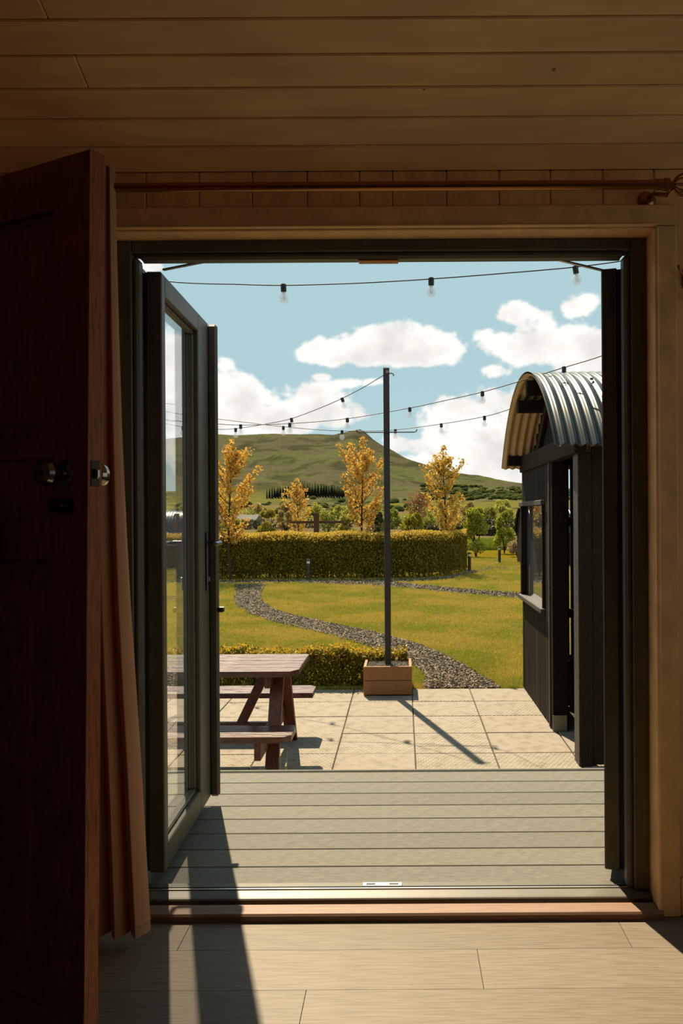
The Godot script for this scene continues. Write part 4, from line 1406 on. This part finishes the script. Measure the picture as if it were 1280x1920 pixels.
func build_far() -> void:
	rng.seed = 51
	# dark spruce plantation at the foot of the hill
	var sm := spruce_mesh()
	for k in 84:
		var d := 590.0 + (k % 3) * 6.0
		var x := -95.0 + (k / 3) * 1.95 + (k % 3) * 0.65
		var o := MeshInstance3D.new()
		o.name = numbered("spruce")
		o.mesh = sm
		o.material_override = M.far_wood
		var h := rng.randf_range(7.0, 10.0) * (1.0 - 0.25 * absf((k / 3) / 14.0 - 1.0))
		o.transform = Transform3D(Basis(Vector3.UP, rng.randf() * TAU).scaled(Vector3(3.7, h, 3.7)), V(x, ground_y(x, d) - 0.4, d + rng.randf_range(-1.5, 1.5)))
		add_child(o)
		tag(o, "dark spruce in the plantation at the hill's foot", "spruce", "spruces of the far plantation")
	# hedgerow trees in the fields
	var row := [[330, 70], [372, 95], [432, 82], [470, 140], [535, 90], [615, 88], [655, 130], [702, 75], [735, 110], [800, 125], [850, 85], [915, 150], [945, 165], [985, 130], [640, 190], [590, 220], [480, 210], [415, 230], [780, 200], [880, 240], [940, 260], [350, 240], [540, 260], [700, 240]]
	for k in row.size():
		var d: float = row[k][1]
		var x: float = (row[k][0] - PPX) / FOCAL * d
		var r := d * 0.013 + 0.4
		var h := 1.75 + d * 0.011
		var brown := k % 3 == 1
		var c := Color(0.36, 0.25, 0.07) if brown else Color(0.29, 0.28, 0.035)
		c = c * rng.randf_range(0.8, 1.2)
		var was := rng.state
		bush("hedgerow_tree", "brownish bare looking hedgerow tree in the fields beyond the hedge" if brown else "dull green hedgerow tree in the fields beyond the hedge", V(x, ground_y(x, d) - 0.1, d), r, h, 1300, r * 0.15, c * 0.75, c * 1.25, 200 + k, "brown hedgerow trees" if brown else "green hedgerow trees", "tree")
		rng.state = was
	# scrub on the hillside
	var spots := []
	var tints := []
	var lobe := lathe_mesh([[0.0, 0.0], [0.8, 0.12], [1.0, 0.5], [0.75, 0.95], [0.3, 1.2], [0.0, 1.25]], 7)
	for k in 900:
		var px := rng.randf_range(790, 1150)
		var d := rng.randf_range(560, 760)
		if k % 3 == 0:
			px = rng.randf_range(280, 800)
			d = rng.randf_range(300, 600)
			if fields.get_noise_2d(px * 3.0, d * 2.0) < 0.05:
				continue
		var x := (px - PPX) / FOCAL * d
		var s := rng.randf_range(0.8, 2.4)
		spots.append(Transform3D(Basis(Vector3.UP, rng.randf() * TAU).scaled(Vector3(s * 1.3, s, s * 1.3)), V(x, ground_y(x, d) - 0.3, d)))
		tints.append(Color(0.035, 0.042, 0.012).lerp(Color(0.07, 0.075, 0.02), rng.randf()))
	var sc := scatter("hillside_scrub", lobe, M.far_leaf, spots, tints, self)
	tag(sc, "dark scrub bushes scattered over the lower hillside", "scrub", "", "stuff")
	# field hedges: low dark lines across the fields
	for q in [[780, 76.0, 1060, 70.0, 0.9], [840, 118.0, 1080, 112.0, 1.2], [300, 105.0, 660, 125.0, 1.3]]:
		var a := V((q[0] - PPX) / FOCAL * q[1], G, q[1])
		var b := V((q[2] - PPX) / FOCAL * q[3], G, q[3])
		spots = []
		tints = []
		for i in 2600:
			var p := a.lerp(b, rng.randf())
			p.y = ground_y(p.x, -p.z) + rng.randf() * q[4]
			p.z += rng.randf_range(-0.5, 0.5)
			spots.append(Transform3D(turned(0.30 * rng.randf_range(0.7, 1.4)), p))
			tints.append(Color(0.03, 0.034, 0.008).lerp(Color(0.07, 0.07, 0.014), rng.randf()))
		var fh := thing("field_hedge", ["dark field hedge running behind the round green tree", "distant dark field hedge across the far pasture", "dark field hedge passing in front of the grey roofed barn"][int(q[4] > 1.0) + int(q[4] > 1.25)], "hedge", a)
		scatter("foliage", leaf_mesh(), M.leaf, spots, tints, fh)
	# barn
	var bn := thing("barn", "low barn with pale grey roof behind the golden tree", "barn", V(-27.0, G, 131))
	wbox("wall", -33.0, -22.6, G, G + 1.2, 128, 134, M.barn_wall, bn)
	part("roof", slab_mesh(PackedVector2Array([Vector2(127.5, G + 1.15), Vector2(131, G + 2.0), Vector2(134.5, G + 1.15), Vector2(134.5, G + 1.05), Vector2(127.5, G + 1.05)]), 11.0, Transform3D(Basis(Vector3(0, 0, -1), Vector3.UP, Vector3.RIGHT), Vector3(-27.8, 0, 0))), M.barn_roof, bn)
	wbox("door", -26.0, -24.0, G, G + 1.0, 127.95, 128.0, M.post, bn)
	# timber gate posts with rails
	for q in [[593, 34.0, "brown timber post with short rails behind the hedge"], [330, 33.0, "brown timber post seen through the glazed door leaf"]]:
		var x: float = (q[0] - PPX) / FOCAL * q[1]
		var o := thing("timber_post", q[2], "post", V(x, G, q[1]))
		wbox("post", x - 0.105, x + 0.105, G, G + 1.95, q[1] - 0.1, q[1] + 0.1, M.timber, o, 0.012)
		wbox("rail", x - 1.1, x - 0.10, G + 1.52, G + 1.62, q[1] + 0.02, q[1] + 0.07, M.timber, o)
		wbox("rail", x + 0.10, x + 1.1, G + 1.52, G + 1.62, q[1] + 0.02, q[1] + 0.07, M.timber, o)
		wbox("rail", x - 1.1, x - 0.10, G + 0.9, G + 1.0, q[1] + 0.02, q[1] + 0.07, M.timber, o)
		wbox("rail", x + 0.10, x + 1.1, G + 0.9, G + 1.0, q[1] + 0.02, q[1] + 0.07, M.timber, o)
	# two more round tin cabins
	for q in [[4.30, 31.2, "small round tin cabin peeping out behind the black shed"], [-12.6, 37.5, "round tin cabin seen through the glazed door leaf"]]:
		var x: float = q[0]
		var dd: float = q[1]
		var o := thing("tin_cabin", q[2], "cabin", V(x, G, dd))
		part("roof_sheet", grid_mesh(160, 20, func(u: float, v: float) -> Vector3:
			var a := -1.25 + 2.5 * v
			var r := 1.35 + 0.012 * cos(u * 40.0 * TAU)
			return V(x + u * 4.2, G + 0.72 + r * cos(a), dd + r * sin(a))), M.galvanised, o)
		var poly := PackedVector2Array()
		for k in 15:
			var a := -1.25 + 2.5 * k / 14.0
			poly.append(Vector2(1.33 * sin(a), 0.72 + 1.33 * cos(a)))
		poly.append(Vector2(1.26, 0.0))
		poly.append(Vector2(-1.26, 0.0))
		for e in [0.12, 4.08]:
			part("end_wall", slab_mesh(poly, 0.05, Transform3D(Basis(Vector3(0, 0, -1), Vector3.UP, Vector3.RIGHT), V(x + e, G, dd))), M.tarred0, o)
		wbox("side_wall", x + 0.1, x + 4.1, G, G + 1.15, dd - 1.28, dd - 1.22, M.tarred1, o)

# ------------------------------------------------------------------ picnic table
func build_table() -> void:
	var o := thing("picnic_table", "reddish brown wooden picnic table with attached benches on the paving", "picnic table", V(-1.65, G, 6.36))
	var x0 := -2.55
	var x1 := -0.755
	var top := G + 0.74
	for k in 5:
		var a := 5.985 + k * 0.152
		var b := a + 0.147
		if k == 0 or k == 4:
			var c := 0.085
			var poly := PackedVector2Array([Vector2(x0 + c, a), Vector2(x1 - c * 0.6, a), Vector2(x1, a + c), Vector2(x1, b), Vector2(x0, b), Vector2(x0, a + c)])
			if k == 4:
				poly = PackedVector2Array([Vector2(x0, a), Vector2(x1, a), Vector2(x1, b - 0.03), Vector2(x1 - 0.02, b), Vector2(x0 + 0.02, b), Vector2(x0, b - 0.03)])
			part("top_plank", slab_mesh(poly, 0.042, Transform3D(Basis(Vector3.RIGHT, Vector3(0, 0, -1), Vector3.UP), Vector3(0, top - 0.021, 0))), M.table, o)
		else:
			wbox("top_plank", x0, x1, top - 0.042, top, a, b, M.table, o, 0.004)
	for q in [[5.58, 5.735], [5.74, 5.895], [6.96, 7.115], [7.12, 7.275]]:
		var c := 0.05
		var a: float = q[0]
		var b: float = q[1]
		var poly := PackedVector2Array([Vector2(x0, a), Vector2(x1, a), Vector2(x1, b), Vector2(x0, b)])
		if a < 5.6 or (a > 7.1):
			var outer := a if a < 5.6 else b
			var inner := b if a < 5.6 else a
			var dirn := 1.0 if a < 5.6 else -1.0
			poly = PackedVector2Array([Vector2(x0 + c, outer), Vector2(x1 - c, outer), Vector2(x1, outer + dirn * c), Vector2(x1, inner), Vector2(x0, inner), Vector2(x0, outer + dirn * c)])
		part("seat_plank", slab_mesh(poly, 0.042, Transform3D(Basis(Vector3.RIGHT, Vector3(0, 0, -1), Vector3.UP), Vector3(0, G + 0.38 - 0.021, 0))), M.table, o)
	for x in [-0.93, -2.37]:
		beam("leg", V(x, G + 0.70, 6.22), V(x, G, 5.88), 0.045, 0.095, M.table_leg, o, 0.004, Vector3.RIGHT)
		beam("leg", V(x, G + 0.70, 6.50), V(x, G, 6.95), 0.045, 0.095, M.table_leg, o, 0.004, Vector3.RIGHT)
		wbox("bearer", x - 0.07, x - 0.025, G + 0.215, G + 0.338, 5.60, 7.25, M.table_leg, o, 0.004)
		wbox("cleat", x - 0.07, x - 0.025, G + 0.61, G + 0.698, 6.03, 6.69, M.table_leg, o, 0.004)
	wbox("stretcher", -2.40, -0.99, G + 0.23, G + 0.29, 6.335, 6.385, M.table_leg, o)
	beam("brace", V(-1.03, G + 0.69, 6.36), V(-1.24, G + 0.26, 6.36), 0.07, 0.045, M.table_leg, o, 0.004, Vector3(0, 0, 1))
	beam("brace", V(-2.27, G + 0.69, 6.36), V(-2.06, G + 0.26, 6.36), 0.07, 0.045, M.table_leg, o, 0.004, Vector3(0, 0, 1))

# ------------------------------------------------------------------ planter with the festoon post
func build_planter() -> void:
	rng.seed = 71
	var o := thing("planter", "square wooden planter box filled with gravel", "planter", V(-0.165, G, 8.84))
	var x0 := -0.413
	var x1 := 0.083
	var d0 := 8.59
	var d1 := 9.09
	for r in 2:
		var y0 := G + 0.012 + r * 0.146
		var y1 := y0 + 0.142
		wbox("board", x0, x1, y0, y1, d0, d0 + 0.03, M.planter, o, 0.004)
		wbox("board", x0, x1, y0, y1, d1 - 0.03, d1, M.planter, o, 0.004)
		wbox("board", x0 + 0.001, x0 + 0.031, y0, y1, d0 + 0.03, d1 - 0.03, M.planter, o, 0.004)
		wbox("board", x1 - 0.031, x1 - 0.001, y0, y1, d0 + 0.03, d1 - 0.03, M.planter, o, 0.004)
	for q in [[x0 + 0.03, d0 + 0.03], [x1 - 0.07, d0 + 0.03], [x0 + 0.03, d1 - 0.07], [x1 - 0.07, d1 - 0.07]]:
		wbox("foot", q[0], q[0] + 0.04, G, G + 0.2, q[1], q[1] + 0.04, M.timber, o)
	wbox("fill", x0 + 0.031, x1 - 0.031, G + 0.02, G + 0.272, d0 + 0.031, d1 - 0.031, M.gravel_bed, o)
	var spots := []
	var tints := []
	for i in 1500:
		var p := V(rng.randf_range(x0 + 0.04, x1 - 0.04), G + 0.275 + rng.randf() * 0.008, rng.randf_range(d0 + 0.04, d1 - 0.04))
		spots.append(Transform3D(Basis.from_euler(Vector3(rng.randf_range(-0.5, 0.5), rng.randf() * TAU, rng.randf_range(-0.5, 0.5))).scaled(Vector3.ONE * rng.randf_range(0.014, 0.028)), p))
		var v := rng.randf_range(0.06, 0.24)
		tints.append(Color(v, v * 0.85, v * 0.66))
	scatter("gravel", stone_mesh(), M.stone, spots, tints, o)
	var ps := thing("festoon_post", "tall black post standing in the planter with a thin crossbar", "post", V(-0.165, G + 0.27, 8.84))
	part("post", box_mesh(Vector3(0.064, 3.12, 0.064), 0.006), M.post, ps, Transform3D(Basis(), V(-0.165, G + 0.272 + 1.56, 8.84)))
	var cy := EYE + (PPY - 811.0) / FOCAL * 8.84
	part("crossbar", tube_mesh([V(-0.48, cy + 0.025, 8.80), V(-0.475, cy + 0.008, 8.80), V(-0.455, cy, 8.80), V(0.125, cy, 8.80), V(0.145, cy + 0.008, 8.80), V(0.152, cy + 0.027, 8.80)], [0.006, 0.006, 0.006, 0.006, 0.006, 0.006], 7), M.post, ps)
	var tp := at(727, 700, 8.80)
	part("eye_hook", tube_mesh([tp, tp + Vector3(0.04, 0.0, 0.0), tp + Vector3(0.06, -0.012, 0), tp + Vector3(0.055, -0.03, 0)], [0.006, 0.006, 0.006, 0.006], 6), M.black_metal, ps)
	part("plate", box_mesh(Vector3(0.03, 0.03, 0.004), 0.001), M.steel_dull, ps, Transform3D(Basis(), at(726, 697, 8.805)))

# ------------------------------------------------------------------ curtain and rod
func build_curtain() -> void:
	var edge := [[307, 210], [450, 213], [600, 217], [800, 223], [1000, 232], [1144, 240], [1300, 251], [1436, 261], [1637, 273], [1740, 279]]
	var right := func(y: float) -> float:
		for k in edge.size() - 1:
			if y <= edge[k + 1][0] or k == edge.size() - 2:
				var t: float = clampf((y - edge[k][0]) / (edge[k + 1][0] - edge[k][0]), 0, 1)
				var px := lerpf(edge[k][1], edge[k + 1][1], t)
				return at(px, y, 2.49).x
		return 0.0
	var o := thing("curtain", "brown linen curtain hanging in deep folds beside the wooden door", "curtain", V(-0.95, 0.0, 2.49))
	var folds := 7.0
	var f := func(u: float, v: float, back: float) -> Vector3:
		var py := lerpf(307.0, 1752.0, v)
		var y := at(210, py, 2.49).y
		var xr: float = right.call(py)
		var w := lerpf(0.020, 0.060, pow(v, 0.9))
		var k := (1.0 - u) * folds
		var fr := k - floorf(k)
		var bulge := pow(maxf(0.0, sin(fr * PI)), 0.62)
		var x := xr - w * k - 0.004 * sin(fr * TAU) * (0.4 + v) + 0.003 * sin(v * 5.0 + k)
		var d := 2.515 - lerpf(0.022, 0.052, v) * bulge * (1.0 + 0.15 * sin(floorf(k) * 2.1)) + back
		return V(minf(x, xr), maxf(y, 0.010 + 0.008 * (1.0 - u)), d)
	var st := st_new()
	for back in [0.0, 0.0025]:
		st.append_from(grid_mesh(168, 40, func(u: float, v: float) -> Vector3: return f.call(u, v, back)), 0, Transform3D())
	part("cloth", st.commit(), M.curtain, o)
	var st2 := st_new()
	var hem := []
	var hr := []
	for k in 80:
		hem.append(f.call(k / 79.0, 0.985, 0.001))
		hr.append(0.003)
	tube(st2, hem, hr, 5)
	part("hem", st2.commit(), M.curtain, o)
	# the rod
	var ro := thing("curtain_rod", "slim bronze curtain rod over the doors with a ball finial", "curtain rod", V(0, 2.25, 2.52))
	var a := at(203, 352, 2.52)
	var b := at(1232, 346, 2.52)
	part("pole", tube_mesh([a, b], [0.014, 0.014], 16), M.bronze, ro)
	part("collar", tube_mesh([b - Vector3(0.004, 0, 0), b + Vector3(0.018, 0, 0)], [0.0165, 0.0165], 16), M.bronze, ro)
	part("collar", tube_mesh([b + Vector3(0.018, 0, 0), b + Vector3(0.024, 0, 0), b + Vector3(0.034, 0, 0)], [0.019, 0.019, 0.019], 16), M.bronze, ro)
	part("finial_neck", tube_mesh([b + Vector3(0.034, 0, 0), b + Vector3(0.05, 0, 0)], [0.009, 0.012], 12), M.bronze, ro)
	var c := b + Vector3(0.088, 0, 0)
	for k in 5:       # a cage of curved wires
		var ang := PI * k / 5.0
		var pts := []
		var rr := []
		for j in 25:
			var t := TAU * j / 24.0
			pts.append(c + Vector3(cos(t) * 0.04, sin(t) * cos(ang) * 0.034, sin(t) * sin(ang) * 0.034))
			rr.append(0.0028)
		part("finial_wire", tube_mesh(pts, rr, 6), M.bronze, ro)
	var wp := at(1212, 376, 2.648)
	var rose := part("bracket_rose", lathe_mesh([[0.0, 0.016], [0.014, 0.014], [0.024, 0.008], [0.029, 0.0]], 20, Transform3D(Basis(Vector3.RIGHT, PI / 2), Vector3.ZERO)), M.bronze, ro, Transform3D(Basis(), wp))
	var arm_to := Vector3(wp.x + 0.035, b.y - 0.012, -2.52)
	part("bracket_arm", tube_mesh([wp, wp + Vector3(0.006, 0.002, 0.05), arm_to + Vector3(-0.004, -0.008, -0.03), arm_to], [0.007, 0.007, 0.007, 0.008], 10), M.bronze, rose)

# ------------------------------------------------------------------ festoon lights
func festoon(label: String, line: Array, lamps: Array, wire: float, size: float) -> void:
	# line and lamps are [pixel x, pixel y, distance]
	var raw := []
	for q in line:
		raw.append(at(q[0], q[1], q[2]))
	var curve := Curve3D.new()
	for k in raw.size():
		var t := Vector3.ZERO
		if k > 0 and k < raw.size() - 1:
			t = (raw[k + 1] - raw[k - 1]) / 6.0
		curve.add_point(raw[k], -t, t)
	var n := 60
	var pts := []
	var rad := []
	for k in n + 1:
		pts.append(curve.sample_baked(curve.get_baked_length() * k / n, true))
		rad.append(wire)
	var o := thing("festoon_lights", label, "string lights", raw[0])
	part("cable", tube_mesh(pts, rad, 6), M.cable, o)
	for q in lamps:
		var p := at(q[0], q[1], q[2])
		p = curve.get_closest_point(p)
		var tilt := Basis(Vector3(0, 0, 1), q[3]) if q.size() > 3 else Basis()
		var xf := Transform3D(tilt.scaled(Vector3.ONE * size), p)
		var s := part("lamp_holder", lathe_mesh([[0.0, 0.12], [0.26, 0.12], [0.30, 0.05], [0.30, -0.62], [0.24, -0.70], [0.0, -0.70]], 14), M.cable, o, xf)
		lpart("bulb", lathe_mesh([[0.22, -0.66], [0.26, -0.82], [0.42, -1.0], [0.52, -1.24], [0.52, -1.42], [0.44, -1.66], [0.28, -1.82], [0.10, -1.89], [0.0, -1.90]], 18), M.bulb, s)
		lpart("filament", tube_mesh([Vector3(-0.03, -0.66, 0), Vector3(-0.10, -1.1, 0.02), Vector3(-0.08, -1.5, -0.06), Vector3(0.0, -1.3, 0.08), Vector3(0.08, -1.5, 0.04), Vector3(0.10, -1.1, -0.02), Vector3(0.03, -0.66, 0)], [0.03, 0.03, 0.02, 0.02, 0.02, 0.03, 0.03], 5), M.filament, s)

func build_festoon() -> void:
	festoon("nearest festoon string with large bulbs just under the door head", [[200, 515, 3.75], [340, 530, 3.7], [440, 533, 3.65], [531, 535, 3.62], [670, 531, 3.6], [808, 523, 3.58], [950, 512, 3.56], [1076, 501, 3.56], [1175, 488, 3.56], [1300, 468, 3.58]],
		[[531, 535, 3.62, 0.05], [808, 523, 3.58], [1078, 501, 3.56, 0.15]], 0.0026, 0.041)
	festoon("festoon string running from the post top towards the left", [[721, 702, 8.8], [680, 727, 9.0], [641, 747, 9.2], [600, 765, 9.4], [546, 785, 9.7], [503, 794, 9.9], [455, 802, 10.2], [412, 805, 10.5], [340, 800, 11.0], [200, 770, 12.0]],
		[[641, 747, 9.2, 0.3], [546, 785, 9.7, 0.15], [443, 803, 10.3], [345, 800, 11.0]], 0.004, 0.060)
	festoon("festoon string sweeping up over the shed roof behind the post", [[200, 770, 9.6], [330, 789, 9.3], [412, 795, 9.1], [452, 797, 9.1], [544, 794, 9.05], [650, 785, 9.0], [768, 765, 8.9], [820, 754, 8.4], [904, 735, 7.8], [980, 713, 7.2], [1057, 689, 6.6], [1128, 667, 6.2], [1250, 620, 5.6]],
		[[451, 797, 9.1], [543, 794, 9.05], [651, 785, 9.0], [768, 765, 8.9], [904, 735, 7.8], [1057, 689, 6.6]], 0.0042, 0.058)
	festoon("sagging festoon string that ends under the shed's arched roof", [[200, 748, 12.0], [330, 775, 11.9], [412, 786, 11.8], [470, 793, 11.8], [531, 800, 11.7], [585, 805, 11.7], [641, 808, 11.6], [690, 808, 11.5], [740, 806, 11.4], [827, 795, 11.2], [908, 781, 10.4], [950, 769, 9.4], [972, 761, 8.05]],
		[[531, 800, 11.7], [641, 808, 11.6], [741, 806, 11.4], [827, 795, 11.2], [908, 781, 10.4]], 0.0045, 0.066)

# ------------------------------------------------------------------ bollard lights, hooks, weeds
func build_bollards() -> void:
	for q in [[578, 1089, "black bollard light standing before the middle of the hedge"], [880, 1073, "black bollard light at the hedge's curved end"], [936, 1057, "black bollard light alone on the far lawn"]]:
		var d: float = 1.85 * FOCAL / (q[1] - PPY)
		var p := at(q[0], q[1], d)
		p.y = G
		var o := thing("bollard_light", q[2], "bollard light", p, "bollard lights on the lawn")
		lpart("base_plate", box_mesh(Vector3(0.28, 0.03, 0.24), 0.006), M.steel_dull, o, Transform3D(Basis(), Vector3(0, 0.012, 0)))
		lpart("body", lathe_mesh([[0.058, 0.027], [0.052, 0.06], [0.052, 0.50]], 14), M.black_metal, o)
		lpart("lens", lathe_mesh([[0.046, 0.50], [0.046, 0.575]], 14), M.milk, o)
		lpart("cap", lathe_mesh([[0.066, 0.575], [0.066, 0.60], [0.045, 0.625], [0.0, 0.63]], 14), M.black_metal, o)

func build_small() -> void:
	# coat hook on the wall right of the doors
	for q in [[1276, 520, "small bronze coat hook on the wall beside the casing"], [1284, 556, "lower small bronze hook on the wall beside the casing"]]:
		var p := at(q[0], q[1], 2.64)
		var o := thing("coat_hook", q[2], "hook", p)
		lpart("plate", box_mesh(Vector3(0.016, 0.05, 0.005), 0.002), M.bronze, o, Transform3D(Basis(), Vector3(0.014, 0.0, -0.006)))
		lpart("arm", tube_mesh([Vector3(0.014, 0.0, -0.004), Vector3(0.006, -0.002, 0.016), Vector3(-0.010, 0.008, 0.03), Vector3(-0.018, 0.022, 0.032), Vector3(-0.018, 0.028, 0.032)], [0.003, 0.003, 0.003, 0.003, 0.005], 8), M.bronze, o)
	# weeds in the joints along the deck
	rng.seed = 91
	var spots := [[-1.48, 4.25, 0.40], [-1.02, 4.35, 0.62], [-0.72, 4.3, 0.55], [-0.62, 4.28, 0.60], [0.75, 4.2, 0.52], [0.84, 4.2, 0.53], [1.0, 4.2, 0.52]]
	for q in spots:
		var o := thing("grass_tuft", "thin tuft of green grass growing up beside the deck edge", "grass tuft", V(q[0], G, q[1]), "grass tufts along the deck edge")
		var st := st_new()
		for k in 7 if q[0] < 0 else 3:
			var a := rng.randf() * TAU
			var lean := Vector3(cos(a), 0, sin(a)) * rng.randf_range(0.02, 0.12)
			var h: float = q[2] * rng.randf_range(0.75, 1.12)
			tube(st, [Vector3(lean.x * 0.1, 0, lean.z * 0.1), Vector3(lean.x * 0.4, h * 0.6, lean.z * 0.4), Vector3(lean.x, h, lean.z)], [0.003, 0.0026, 0.0006], 4)
		lpart("blades", st.commit(), M.weed, o)
